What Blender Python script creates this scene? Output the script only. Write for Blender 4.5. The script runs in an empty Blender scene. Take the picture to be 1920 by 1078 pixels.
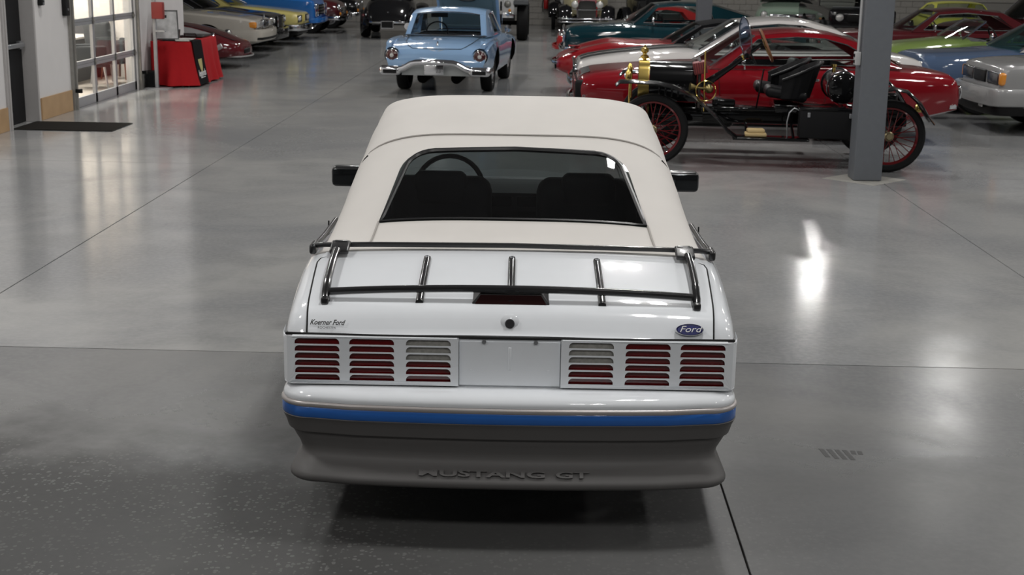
import bpy, bmesh, math, random
from math import sin, cos, pi, radians, sqrt, atan2
from mathutils import Vector, Matrix
from mathutils.geometry import tessellate_polygon
random.seed(7)
SC = bpy.context.scene
COL = SC.collection

# ---------------------------------------------------------------- camera
F_PX, PITCH, YAW, ROLL, CAM_H = 2572.0, radians(13.485), radians(1.264), radians(.928), 2.187
_fw = Vector((-sin(YAW)*cos(PITCH), cos(YAW)*cos(PITCH), -sin(PITCH)))
_rt = Vector((cos(YAW), sin(YAW), 0))
_dn = _fw.cross(_rt)
_r2 = cos(ROLL)*_rt - sin(ROLL)*_dn
_d2 = sin(ROLL)*_rt + cos(ROLL)*_dn
cam_data = bpy.data.cameras.new('camera')
cam_data.sensor_fit = 'HORIZONTAL'; cam_data.sensor_width = 36.0
cam_data.lens = 36.0*F_PX/1920.0
cam_data.clip_end = 300
cam_data.dof.use_dof = True; cam_data.dof.focus_distance = 5.6; cam_data.dof.aperture_fstop = 9.0
cam = bpy.data.objects.new('camera', cam_data); COL.objects.link(cam)
_m = Matrix((_r2, -_d2, -_fw)).transposed().to_4x4()
_m.translation = Vector((0, 0, CAM_H))
cam.matrix_world = _m
SC.camera = cam

# ---------------------------------------------------------------- world, exposure
w = bpy.data.worlds.new('world'); SC.world = w; w.use_nodes = True
w.node_tree.nodes['Background'].inputs[0].default_value = (.5, .5, .52, 1)
w.node_tree.nodes['Background'].inputs[1].default_value = .02
SC.view_settings.view_transform = 'Standard'; SC.view_settings.look = 'None'
SC.view_settings.gamma = 1; SC.view_settings.use_curve_mapping = False
SC.view_settings.exposure = 0.0
SC.cycles.max_bounces = 7; SC.cycles.diffuse_bounces = 3; SC.cycles.glossy_bounces = 4
SC.cycles.transparent_max_bounces = 12; SC.cycles.sample_clamp_indirect = 4
SC.cycles.caustics_reflective = False; SC.cycles.caustics_refractive = False

# ---------------------------------------------------------------- twin-strip high bays: some traced from reflections, the rest added to brighten the hall
LAMP_Z = 6.5
LAMP_W = 66.0
LAMPS = ([(x, y) for y in (-1.2, 5.2, 11.6, 17.2) for x in (-4.7, 1.3, 7.8, 14.3)]
         + [(x, y) for y in (25.4, 38.9) for x in (-2.9, 1.9, 7.8, 15.4)] + [(-3.6, 32.2), (2.2, 32.2), (-11.3, 37.2)])  # added lamps sit where their floor reflections stay out of view
for (lx, ly) in LAMPS:
    for dx in (-.17, .17):
        ld = bpy.data.lights.new('lamp_strip_light', 'AREA'); ld.shape = 'RECTANGLE'; ld.size = .17; ld.size_y = 1.0
        ld.energy = LAMP_W; ld.color = (1.0, .985, .96)
        lo = bpy.data.objects.new('lamp_strip_light', ld); COL.objects.link(lo); lo.location = (lx+dx, ly, LAMP_Z-.035)

# ---------------------------------------------------------------- materials
MATS = {}
def mat(name, col, rough=.5, metal=0., coat=0., spec=.5, var=.06, scale=18., bump=0., trans=0., alpha=1.0, emit=None, estr=0., vscale=None, sheen=0.):
    if name in MATS: return MATS[name]
    m = bpy.data.materials.new(name); m.use_nodes = True
    nt = m.node_tree; b = nt.nodes['Principled BSDF']
    b.inputs['Roughness'].default_value = rough; b.inputs['Metallic'].default_value = metal
    b.inputs['Specular IOR Level'].default_value = spec
    b.inputs['Coat Weight'].default_value = coat; b.inputs['Coat Roughness'].default_value = .04
    if sheen: b.inputs['Sheen Weight'].default_value = sheen
    tc = nt.nodes.new('ShaderNodeTexCoord'); nz = nt.nodes.new('ShaderNodeTexNoise')
    nz.inputs['Scale'].default_value = scale; nz.inputs['Detail'].default_value = 3
    nt.links.new(tc.outputs['Object'], nz.inputs['Vector'])
    mx = nt.nodes.new('ShaderNodeMix'); mx.data_type = 'RGBA'
    c = col
    mx.inputs['A'].default_value = (c[0]*(1-var), c[1]*(1-var), c[2]*(1-var), 1)
    mx.inputs['B'].default_value = (min(1, c[0]*(1+var)), min(1, c[1]*(1+var)), min(1, c[2]*(1+var)), 1)
    nt.links.new(nz.outputs['Fac'], mx.inputs['Factor'])
    nt.links.new(mx.outputs['Result'], b.inputs['Base Color'])
    if bump:
        bp = nt.nodes.new('ShaderNodeBump'); bp.inputs['Strength'].default_value = bump; bp.inputs['Distance'].default_value = .01
        nt.links.new(nz.outputs['Fac'], bp.inputs['Height']); nt.links.new(bp.outputs['Normal'], b.inputs['Normal'])
    if emit:
        b.inputs['Emission Color'].default_value = (*emit, 1); b.inputs['Emission Strength'].default_value = estr
    MATS[name] = m; return m
def glass(name, tint=(.55, .6, .6), rough=.02, ior=1.5):
    if name in MATS: return MATS[name]
    m = bpy.data.materials.new(name); m.use_nodes = True; nt = m.node_tree
    nt.nodes.remove(nt.nodes['Principled BSDF'])
    out = nt.nodes['Material Output']
    tr = nt.nodes.new('ShaderNodeBsdfTransparent'); gl = nt.nodes.new('ShaderNodeBsdfGlossy'); mx = nt.nodes.new('ShaderNodeMixShader')
    fr = nt.nodes.new('ShaderNodeFresnel'); ge = nt.nodes.new('ShaderNodeNewGeometry'); mi = nt.nodes.new('ShaderNodeMapRange')
    mi.inputs['To Min'].default_value = ior; mi.inputs['To Max'].default_value = 1/ior      # same pane seen from either side
    nt.links.new(ge.outputs['Backfacing'], mi.inputs['Value']); nt.links.new(mi.outputs['Result'], fr.inputs['IOR'])
    nz = nt.nodes.new('ShaderNodeTexNoise'); nz.inputs['Scale'].default_value = 6
    mr = nt.nodes.new('ShaderNodeMapRange'); mr.inputs['To Min'].default_value = rough*.7; mr.inputs['To Max'].default_value = rough*1.4
    nt.links.new(nz.outputs['Fac'], mr.inputs['Value']); nt.links.new(mr.outputs['Result'], gl.inputs['Roughness'])
    tr.inputs['Color'].default_value = (*tint, 1)
    nt.links.new(fr.outputs['Fac'], mx.inputs['Fac']); nt.links.new(tr.outputs['BSDF'], mx.inputs[1]); nt.links.new(gl.outputs['BSDF'], mx.inputs[2])
    nt.links.new(mx.outputs['Shader'], out.inputs['Surface'])
    MATS[name] = m; return m
def paint(name, col, rough=.28, coat=1.0, metal=0., var=.03):
    return mat(name, col, rough, metal, max(coat, .8), .04, var, 9)
CHROME = mat('chrome', (.72, .73, .75), .08, 1.0, var=.02)
DCHROME = mat('dark_chrome', (.16, .16, .17), .2, .9, var=.05)
RUBBER = mat('rubber', (.006, .006, .0065), .7, spec=.2)
BLACK = mat('black_plastic', (.006, .006, .0065), .45, spec=.25)
INTER = mat('interior_black', (.009, .009, .01), .8, spec=.15)
UNDER = mat('underbody', (.005, .005, .005), .9, spec=.05)
GLASS = glass('car_glass', (.84, .88, .87))
DGLASS = glass('dark_glass', (.12, .14, .14))
CLEAR = glass('clear_glass', (.94, .96, .95), ior=1.25)
LENS = mat('lamp_lens', (.62, .62, .60), .12, .35, 1.0)
AMBER = mat('amber_lens', (.75, .28, .03), .2, 0, 1.0)
REDLENS = mat('red_lens', (.10, .003, .004), .15, 0, 1.0, var=.3, scale=40)
STEEL = mat('steel_rim', (.42, .43, .45), .3, .8)
BRASS = mat('brass', (.75, .55, .16), .16, 1.0)

# ---------------------------------------------------------------- geometry helpers: every one returns (verts, faces)
def join(*gs):
    V, Fc = [], []
    for g in gs:
        o = len(V); V += [tuple(v) for v in g[0]]; Fc += [[i+o for i in f] for f in g[1]]
    return V, Fc
def xf(g, loc=(0, 0, 0), rot=(0, 0, 0), sc=(1, 1, 1)):
    from mathutils import Euler
    M = Matrix.Translation(loc) @ Euler(rot).to_matrix().to_4x4() @ Matrix.Diagonal((*sc, 1))
    return [tuple(M @ Vector(v)) for v in g[0]], [list(f) for f in g[1]]
def box(cx, cy, cz, sx, sy, sz):
    x, y, z = sx/2, sy/2, sz/2
    V = [(cx+a*x, cy+b*y, cz+c*z) for a in (-1, 1) for b in (-1, 1) for c in (-1, 1)]
    return V, [[0, 1, 3, 2], [4, 6, 7, 5], [0, 4, 5, 1], [2, 3, 7, 6], [0, 2, 6, 4], [1, 5, 7, 3]]
def grid(P, closed_u=False, closed_v=False):
    nu, nv = len(P), len(P[0]); V = [tuple(p) for r in P for p in r]; Fc = []
    for i in range(nu if closed_u else nu-1):
        for j in range(nv if closed_v else nv-1):
            a, b = i, (i+1) % nu; c, d = j, (j+1) % nv
            Fc.append([a*nv+c, b*nv+c, b*nv+d, a*nv+d])
    return V, Fc
def loft(rings, cap=True, closed=True):
    V, Fc = grid(rings, False, closed); n = len(rings[0])
    if cap:
        Fc.append(list(range(n))[::-1]); Fc.append([(len(rings)-1)*n+i for i in range(n)])
    return V, Fc
def lathe(prof, n=24, axis='z', loc=(0, 0, 0)):
    rings = []
    for k in range(n):
        a = 2*pi*k/n; r = []
        for (rad, h) in prof:
            p = (rad*cos(a), rad*sin(a), h)
            if axis == 'x': p = (p[2], p[0], p[1])
            if axis == 'y': p = (p[0], p[2], p[1])
            r.append((p[0]+loc[0], p[1]+loc[1], p[2]+loc[2]))
        rings.append(r)
    return grid(rings, True, False)
def tube(path, r, n=8, closed=False, cap=True, flat=1.0):
    P = [Vector(p) for p in path]; N = len(P)
    rr = r if isinstance(r, (list, tuple)) else [r]*N
    T = []
    for i in range(N):
        a = P[(i-1) % N] if (i > 0 or closed) else P[i]; b = P[(i+1) % N] if (i < N-1 or closed) else P[i]
        t = (b-a); T.append(t.normalized() if t.length > 1e-9 else Vector((0, 0, 1)))
    up = Vector((0, 0, 1)) if abs(T[0].z) < .9 else Vector((1, 0, 0))
    u = T[0].cross(up).normalized(); rings = []
    for i in range(N):
        u = (u - T[i]*u.dot(T[i])).normalized(); v = T[i].cross(u)
        rings.append([tuple(P[i] + rr[i]*(cos(2*pi*k/n)*u + flat*sin(2*pi*k/n)*v)) for k in range(n)])
    V, Fc = grid(rings, closed, True)
    if cap and not closed:
        Fc.append(list(range(n))[::-1]); Fc.append([(N-1)*n+i for i in range(n)])
    return V, Fc
def cyl(p0, p1, r, r1=None, n=16):
    return tube([p0, p1], [r, r if r1 is None else r1], n)
def rrect(w, h, r, n=4, cx=0, cy=0):
    pts = []
    for (sx, sy, a0) in ((1, 1, 0), (-1, 1, 90), (-1, -1, 180), (1, -1, 270)):
        for k in range(n+1):
            a = radians(a0+90*k/n); pts.append((cx+sx*(w/2-r)+r*cos(a), cy+sy*(h/2-r)+r*sin(a)))
    return pts
def rbox(cx, cy, cz, sx, sy, sz, r=.02, n=3):
    r = min(r, sx/2*.99, sy/2*.99, sz/2*.99); rings = []
    lv = [(-sz/2+r*(1-cos(radians(90*k/n))), r*(1-sin(radians(90*k/n)))) for k in range(n+1)]
    lv = lv + [(-z, i) for z, i in lv[::-1]]
    for (z, ins) in lv:
        rings.append([(x+cx, y+cy, z+cz) for x, y in rrect(sx-2*ins, sy-2*ins, max(r-ins, .0006), n)])
    return loft(rings)
def prism(poly, a, b, plane='xz', inset=0.):
    """extrude a 2D polygon; plane 'xz' -> along y, 'yz' -> along x, 'xy' -> along z"""
    def m(p, t): return {'xz': (p[0], t, p[1]), 'yz': (t, p[0], p[1]), 'xy': (p[0], p[1], t)}[plane]
    return loft([[m(p, a) for p in poly], [m(p, b) for p in poly]])
def tess(outer, holes, fn):
    L = [[Vector((p[0], p[1], 0)) for p in outer]] + [[Vector((p[0], p[1], 0)) for p in h] for h in holes]
    flat = [p for l in L for p in l]
    return [tuple(fn(p.x, p.y)) for p in flat], [list(t) for t in tessellate_polygon(L)]
def tess_solid(outer, holes, fn, off):
    """panel with openings, given thickness by the offset vector"""
    V, Fc = tess(outer, holes, fn); n = len(V); V = V+[(v[0]+off[0], v[1]+off[1], v[2]+off[2]) for v in V]
    Fc = Fc+[[i+n for i in f[::-1]] for f in Fc]; k = 0
    for lp in [outer]+list(holes):
        m = len(lp)
        for i in range(m): a, b = k+i, k+(i+1) % m; Fc.append([a, b, b+n, a+n])
        k += m
    return V, Fc
def sphere(c, r, n=12, m=8, sc=(1, 1, 1)):
    return xf(lathe([(max(1e-4, r*sin(pi*k/m)), -r*cos(pi*k/m)) for k in range(m+1)], n), c, (0, 0, 0), sc)
def pchip(pts):
    X = [p[0] for p in pts]; Y = [p[1] for p in pts]; n = len(X)
    if n == 1: return lambda s: Y[0]
    h = [X[i+1]-X[i] for i in range(n-1)]; d = [(Y[i+1]-Y[i])/h[i] for i in range(n-1)]
    m = [d[0]] + [0 if d[i-1]*d[i] <= 0 else 2/(1/d[i-1]+1/d[i]) for i in range(1, n-1)] + [d[-1]]
    def f(s):
        if s <= X[0]: return Y[0]
        if s >= X[-1]: return Y[-1]
        i = max(k for k in range(n-1) if X[k] <= s); t = (s-X[i])/h[i]
        return (2*t**3-3*t*t+1)*Y[i] + (t**3-2*t*t+t)*h[i]*m[i] + (-2*t**3+3*t*t)*Y[i+1] + (t**3-t*t)*h[i]*m[i+1]
    return f
def lin(pts):
    def f(s):
        if s <= pts[0][0]: return pts[0][1]
        for (a, b) in zip(pts, pts[1:]):
            if s <= b[0]: return a[1] + (b[1]-a[1])*(s-a[0])/max(1e-9, b[0]-a[0])
        return pts[-1][1]
    return f

# ---------------------------------------------------------------- object helpers
def mesh_of(name, geo, mats, smooth=35, bevel=0., solid=0., midx=None, normals=True):
    bm = bmesh.new(); vs = [bm.verts.new(v) for v in geo[0]]
    for k, f in enumerate(geo[1]):
        try:
            fc = bm.faces.new([vs[i] for i in f])
            if midx: fc.material_index = midx[k]
        except ValueError: pass
    bmesh.ops.remove_doubles(bm, verts=bm.verts, dist=2e-5)
    if normals: bmesh.ops.recalc_face_normals(bm, faces=bm.faces)
    if solid: bmesh.ops.solidify(bm, geom=bm.faces[:], thickness=solid)
    if bevel:
        es = [e for e in bm.edges if len(e.link_faces) == 2 and e.calc_face_angle(0) > radians(30)]
        bmesh.ops.bevel(bm, geom=es, offset=bevel, segments=2, affect='EDGES', clamp_overlap=True)
    me = bpy.data.meshes.new(name); bm.to_mesh(me); bm.free()
    for m in (mats if isinstance(mats, (list, tuple)) else [mats]): me.materials.append(m)
    if smooth:
        me.polygons.foreach_set('use_smooth', [True]*len(me.polygons)); me.set_sharp_from_angle(angle=radians(smooth))
    return me
def put(name, me, parent=None, loc=(0, 0, 0), rot=(0, 0, 0)):
    o = bpy.data.objects.new(name, me); COL.objects.link(o); o.location = loc; o.rotation_euler = rot
    if parent: o.parent = parent
    return o
def obj(name, geo, mats, parent=None, loc=(0, 0, 0), rot=(0, 0, 0), **k):
    return put(name, mesh_of(name, geo, mats, **k), parent, loc, rot)
def tag(o, label=None, cat=None, group=None, kind=None):
    if label: o['label'] = label
    if cat: o['category'] = cat
    if group: o['group'] = group
    if kind: o['kind'] = kind
    return o
def thing(name, label, cat, loc=(0, 0, 0), rz=0., group=None):
    o = bpy.data.objects.new(name, None); COL.objects.link(o); o.empty_display_size = .2
    o.location = loc; o.rotation_euler = (0, 0, rz)
    return tag(o, label, cat, group)
def struct(name, geo, mats, label=None, parent=None, **k):
    o = obj(name, geo, mats, parent, **k); tag(o, label, None, None, 'structure'); return o
def text(name, s, size, mats, parent, loc, rot, extrude=.001, shear=0., align='CENTER', sx=1., bold=0., bend=None, fitw=None):
    cu = bpy.data.curves.new(name, 'FONT'); cu.body = s; cu.size = size; cu.extrude = extrude; cu.shear = shear
    cu.align_x = align; cu.align_y = 'CENTER'; cu.offset = bold; cu.resolution_u = 3
    t = bpy.data.objects.new(name, cu); COL.objects.link(t)
    me = bpy.data.meshes.new_from_object(t.evaluated_get(bpy.context.evaluated_depsgraph_get()))
    bpy.data.objects.remove(t); me.name = name; me.materials.clear(); me.materials.append(mats)
    if fitw:
        xs = [v.co.x for v in me.vertices]; sx = fitw/(max(xs)-min(xs))
    if bend:
        from mathutils import Euler
        M = Matrix.Translation(loc) @ Euler(rot).to_matrix().to_4x4() @ Matrix.Diagonal((sx, 1, 1, 1)); me.transform(M)
        for v in me.vertices: v.co = bend(v.co)
        return put(name, me, parent)
    o = put(name, me, parent, loc, rot); o.scale = (sx, 1, 1); return o
def cut(o, cutters):
    """boolean difference with (geo, material) cutters, baked into the mesh"""
    tmp = []
    for g, m in cutters:
        c = bpy.data.objects.new('cut', mesh_of('cut', g, m, smooth=35)); COL.objects.link(c); c.parent = o.parent; tmp.append(c)
        md = o.modifiers.new('b', 'BOOLEAN'); md.operation = 'DIFFERENCE'; md.solver = 'EXACT'; md.object = c
        if hasattr(md, 'material_mode'): md.material_mode = 'TRANSFER'
    dg = bpy.context.evaluated_depsgraph_get(); dg.update()
    me = bpy.data.meshes.new_from_object(o.evaluated_get(dg))
    o.modifiers.clear(); old = o.data; o.data = me; me.name = old.name; bpy.data.meshes.remove(old)
    for c in tmp:
        d = c.data; bpy.data.objects.remove(c); bpy.data.meshes.remove(d)
    me.set_sharp_from_angle(angle=radians(35))
def copy_tree(o, parent=None):
    c = o.copy(); COL.objects.link(c); c.parent = parent
    for ch in o.children: copy_tree(ch, c)
    return c
# ================================================================ room
def floor_mat():
    m = bpy.data.materials.new('polished_concrete'); m.use_nodes = True; nt = m.node_tree; N = nt.nodes; L = nt.links
    b = N['Principled BSDF']
    tc = N.new('ShaderNodeTexCoord'); sep = N.new('ShaderNodeSeparateXYZ'); L.new(tc.outputs['Object'], sep.inputs[0])
    def noise(s, d=5, r=.55, dist=0.):
        n = N.new('ShaderNodeTexNoise'); n.inputs['Scale'].default_value = s; n.inputs['Detail'].default_value = d
        n.inputs['Roughness'].default_value = r; n.inputs['Distortion'].default_value = dist; L.new(tc.outputs['Object'], n.inputs['Vector']); return n.outputs['Fac']
    def math_(op, a, c=None, e=None, clamp=False):
        n = N.new('ShaderNodeMath'); n.operation = op; n.use_clamp = clamp
        for i, v in enumerate((a, c, e)):
            if v is None: continue
            if isinstance(v, (int, float)): n.inputs[i].default_value = v
            else: L.new(v, n.inputs[i])
        return n.outputs[0]
    def rng(v, a, c, d=0., e=1.):
        n = N.new('ShaderNodeMapRange'); n.interpolation_type = 'SMOOTHSTEP'; L.new(v, n.inputs['Value'])
        for k, x in zip(('From Min', 'From Max', 'To Min', 'To Max'), (a, c, d, e)): n.inputs[k].default_value = x
        return n.outputs['Result']
    def mix(f, a, c):
        n = N.new('ShaderNodeMix'); n.data_type = 'RGBA'
        if isinstance(f, float): n.inputs['Factor'].default_value = f
        else: L.new(f, n.inputs['Factor'])
        for k, v in (('A', a), ('B', c)):
            if isinstance(v, tuple): n.inputs[k].default_value = (*v, 1)
            else: L.new(v, n.inputs[k])
        return n.outputs['Result']
    big = noise(.42, 6, .6, .6); mid = noise(1.15, 6, .62, .5); fine = noise(28, 4); grit = noise(160, 2)
    col = mix(rng(big, .3, .7), (.235, .24, .248), (.375, .372, .36))
    col = mix(rng(mid, .40, .70, 0, .6), col, (.20, .203, .205))
    col = mix(rng(fine, .35, .7, 0, .25), col, (.40, .40, .39))
    # exposed aggregate where the slab was ground down (its own patch shape)
    edge = math_('MULTIPLY_ADD', noise(.8, 5, .62), 3.0, -1.5)
    m1 = math_('SUBTRACT', 6.35, sep.outputs['Y']); m1 = math_('ADD', m1, edge)
    side = rng(sep.outputs['X'], 2.2, -1.3, .35, 1.)
    ag = math_('MULTIPLY', rng(m1, -.45, .85), side)
    col = mix(math_('MULTIPLY', ag, .85), col, (.042, .042, .041))
    vo = N.new('ShaderNodeTexVoronoi'); vo.inputs['Scale'].default_value = 55; L.new(tc.outputs['Object'], vo.inputs['Vector'])
    vs = N.new('ShaderNodeSeparateColor'); L.new(vo.outputs['Color'], vs.inputs[0])
    thr = math_('MULTIPLY', rng(vs.outputs['Red'], .45, .95), .52)
    sp = math_('LESS_THAN', vo.outputs['Distance'], thr)
    sp = math_('MULTIPLY', math_('MULTIPLY', sp, ag), rng(noise(1.1, 3), .32, .62, .12, 1.))
    col = mix(math_('MULTIPLY', sp, .85), col, (.23, .232, .225))
    near = rng(sep.outputs['Y'], 7.43, 7.41)                     # the slabs before the cross joint were finished duller
    col = mix(math_('MULTIPLY', near, .44), col, (.06, .06, .06))
    # small dark stains and scuffs
    st = rng(noise(2.6, 8, .7, .8), .64, .80, 0, .4); col = mix(st, col, (.09, .09, .088))
    L.new(col, b.inputs['Base Color'])
    ro = rng(mid, .3, .75, .10, .17); ro = math_('MULTIPLY_ADD', ag, .16, ro); ro = math_('MULTIPLY_ADD', near, .10, ro); ro = math_('MULTIPLY_ADD', grit, .03, ro)
    L.new(ro, b.inputs['Roughness']); sp_ = math_('MULTIPLY_ADD', near, -.22, .5); sp_ = math_('MULTIPLY_ADD', ag, -.2, sp_); L.new(sp_, b.inputs['Specular IOR Level'])
    bp = N.new('ShaderNodeBump'); bp.inputs['Strength'].default_value = .06; bp.inputs['Distance'].default_value = .01
    L.new(mid, bp.inputs['Height']); L.new(bp.outputs['Normal'], b.inputs['Normal'])
    return m
FLOORM = floor_mat()
JOINT = mat('joint_filler', (.045, .04, .035), .8)
WHITEWALL = mat('white_wall', (.63, .615, .61), .7, var=.05, scale=3)
BLOCKM = mat('grey_block', (.34, .325, .30), .85, var=.12, scale=14, bump=.25)
MORTAR = mat('mortar', (.29, .28, .26), .9)
DECKM = mat('ceiling_deck', (.25, .25, .26), .7)
ALU = mat('aluminium', (.42, .43, .45), .42, .55)
GALV = mat('galvanised', (.30, .29, .27), .5, .6, var=.2)
COLGREY = mat('column_grey', (.125, .135, .15), .5, var=.06)
XW0, XW1, YW0, YW1, ZC = -16.0, 21.0, -22.0, 47.5, 7.2
WX = -6.68                                   # face of the left wall
fl = struct('floor', box((XW0+XW1)/2, (YW0+YW1)/2, -.12, XW1-XW0, YW1-YW0, .2), JOINT, 'polished grey concrete floor with saw cut joints')
jx = [XW0, -11.6, -3.548, .79, 3.488, 8.2, 14.6, XW1]; jy = [YW0, -7.0, .2, 7.42, 14.5, 26.6, 36.5, YW1]
for i in range(len(jx)-1):
    for j in range(len(jy)-1):
        g = .0045
        a, b_, c, d = jx[i]+g, jx[i+1]-g, jy[j]+g, jy[j+1]-g
        obj('floor_slab', box((a+b_)/2, (c+d)/2, -.012, b_-a, d-c, .024), FLOORM, fl, bevel=.0015, smooth=None)
# tyre print left on the slab
MARK = mat('tire_mark', (.05, .05, .05), .6)
for k, (dx, ln) in enumerate(((0, .11), (.035, .125), (.07, .125), (.105, .125), (.142, .045), (.172, .045))):
    x0, y0 = 1.30+dx, 6.045-.012*dx/.1
    p = [(x0, y0), (x0+.022, y0), (x0+.022-.012+ln*.42*.5, y0-ln), (x0-.012+ln*.42*.5, y0-ln)]
    obj('tire_mark', prism(p, .0002, .0009, 'xy'), MARK, fl, smooth=None)

def wallbox(y0, y1, z0, z1): return box(WX-.1, (y0+y1)/2, (z0+z1)/2, .2, y1-y0, z1-z0)
wl = struct('wall_left', join(wallbox(YW0, 16.95, 0, ZC), wallbox(16.95, 17.93, 2.12, ZC), wallbox(17.93, 19.36, 0, ZC),
                              wallbox(19.36, 22.52, 2.46, ZC), wallbox(22.52, 25.5, 0, ZC)), WHITEWALL, 'white painted wall with a black door and a glazed overhead door', smooth=None)
struct('wall_left_return', box((XW0+WX-.2)/2, 25.4, ZC/2, WX-.2-XW0, .2, ZC), WHITEWALL, 'white wall turning away behind the red table', smooth=None)
struct('wall_left_far', box(XW0-.1, (25.5+YW1)/2, ZC/2, .2, YW1-25.5, ZC), WHITEWALL, 'far left white wall behind the parked row', smooth=None)
struct('wall_right', box(XW1+.1, (YW0+YW1)/2, ZC/2, .2, YW1-YW0, ZC), WHITEWALL, 'right hall wall beyond the parked cars', smooth=None)
struct('wall_front', box((XW0+XW1)/2, YW0-.1, ZC/2, XW1-XW0, .2, ZC), WHITEWALL, 'hall wall facing the rear of the white convertible', smooth=None)
struct('ceiling', box((XW0+XW1)/2, (YW0+YW1)/2, ZC+.1, XW1-XW0, YW1-YW0, .2), DECKM, 'grey metal roof deck above the hall', smooth=None)
wb = struct('wall_back', box((XW0+XW1)/2, YW1+.12, ZC/2, XW1-XW0, .2, ZC), MORTAR, 'grey concrete block back wall', smooth=None)
bme = mesh_of('block', box(0, 0, 0, .392, .03, .192), BLOCKM, smooth=None, bevel=.006)
for r in range(5):
    for k in range(55):
        put('block', bme, wb, (-7.9+.4*k+(.2 if r % 2 else 0), YW1+.012, .1+.2*r))
struct('wall_back_upper', box((XW0+XW1)/2, YW1-.0, (1.0+ZC)/2+.002, XW1-XW0, .06, ZC-1.0), BLOCKM, 'upper courses of the grey block back wall', smooth=None)
# wood base boards
OAK = mat('oak_board', (.42, .27, .14), .5, var=.18, scale=5)
struct('baseboard_left', box(WX+.011, 18.66, .145, .022, 1.2, .29), OAK, 'oak base board between the black door and the glazed door', smooth=None, bevel=.003)
struct('baseboard_front', box(WX+.011, 15.9, .145, .022, 2.0, .29), OAK, 'oak base board before the black door', smooth=None, bevel=.003)
# black door
DOORB = mat('door_black', (.007, .007, .008), .5, spec=.2)
FRAMEG = mat('frame_grey', (.40, .385, .38), .55)
d1 = struct('door_1', box(WX-.165, 17.44, 1.05, .045, .92, 2.08), DOORB, 'black steel door with a narrow vision panel and push bar', smooth=None, bevel=.003)
obj('door_frame', join(box(WX-.06, 17.915, 1.06, .2, .045, 2.12), box(WX-.06, 16.965, 1.06, .2, .045, 2.12), box(WX-.06, 17.44, 2.11, .2, .99, .05),
    box(WX+.012, 17.955, 1.06, .024, .07, 2.16), box(WX+.012, 16.93, 1.06, .024, .06, 2.16)), FRAMEG, d1, smooth=None, bevel=.004)
obj('push_bar', join(rbox(WX-.10, 17.45, 1.0, .05, .80, .06, .012), box(WX-.13, 17.78, 1.0, .06, .1, .10), box(WX-.13, 17.1, 1.0, .06, .06, .08)), STEEL, d1)
obj('vision_panel', box(WX-.14, 17.28, 1.58, .012, .1, .78), CLEAR, d1, smooth=None)
obj('vision_panel_frame', join(box(WX-.138, 17.225, 1.58, .02, .012, .8), box(WX-.138, 17.335, 1.58, .02, .012, .8), box(WX-.138, 17.28, 1.185, .02, .12, .012), box(WX-.138, 17.28, 1.98, .02, .12, .012)), STEEL, d1, smooth=None)
# glazed overhead door
d2 = struct('door_2', join(box(WX-.01, 19.31, 1.35, .1, .05, 2.7), box(WX-.01, 22.57, 1.35, .1, .05, 2.7)), GALV, 'glazed aluminium overhead door lit from the office', smooth=None)
for y in (19.36, 22.525): obj('track', join(box(WX+.035, y, 1.4, .05, .012, 2.8), box(WX+.055, y+(.02 if y < 20 else -.02), 1.4, .008, .045, 2.8)), GALV, d2, smooth=None)
Y0, Y1, DX = 19.39, 22.50, WX-.045
for s in range(4):
    z0 = s*.60; lo = .14 if s == 0 else .05
    fr = [box(DX, (Y0+Y1)/2, z0+lo/2, .045, Y1-Y0, lo-.004), box(DX, (Y0+Y1)/2, z0+.60-.025, .045, Y1-Y0, .046)]
    ys = [Y0+.05, Y0+.05+(Y1-Y0-.1)/3, Y0+.05+2*(Y1-Y0-.1)/3, Y1-.05]
    for k, y in enumerate(ys): fr.append(box(DX, y, z0+.3, .045, .10 if k in (0, 3) else .085, .592))
    o = obj('door_section', join(*fr), ALU, d2, smooth=None)
    for k in range(3): obj('pane', box(DX, (ys[k]+ys[k+1])/2, z0+(lo+.55)/2, .012, ys[k+1]-ys[k]-.08, .55-lo+.01), CLEAR, o, smooth=None)
for s in range(1, 4):
    for y in ys: obj('hinge', join(box(DX+.03, y, s*.6, .02, .045, .075), cyl((DX+.04, y-.03, s*.6), (DX+.04, y+.03, s*.6), .01, n=8)), GALV, d2, smooth=None)
YEL = mat('sensor_yellow', (.6, .42, .03), .4)
for y in (19.34, 22.62):
    e = thing('photo_eye_sensor', 'small black safety sensor with yellow lens at %s edge of the glazed door' % ('black door side' if y < 20 else 'red table side'), 'sensor', (WX+.09, y, .27))
    obj('bracket', join(box(-.03, 0, 0, .06, .02, .05), rbox(.02, 0, 0, .05, .05, .06, .01)), BLACK, e); obj('lens', cyl((.01, .025, 0), (.01, .04, 0), .02, n=10), YEL, e)
    obj('post', box(-.045, 0, -.135, .02, .02, .27), GALV, e)
for (y, z, sx, sz, nm) in ((17.98+.25, 1.54, .11, .1, 'access reader'), (19.16, 1.49, .16, .34, 'door control box')):
    e = thing('wall_box', 'black %s mounted on the white wall' % nm, 'wall box', (WX, y, z)); obj('housing', rbox(.03, 0, 0, .06, sx, sz, .01), BLACK, e)
    for k in (-1, 1): obj('button', cyl((.06, 0, k*sz*.25), (.07, 0, k*sz*.25), .018, n=10), STEEL, e)
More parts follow.
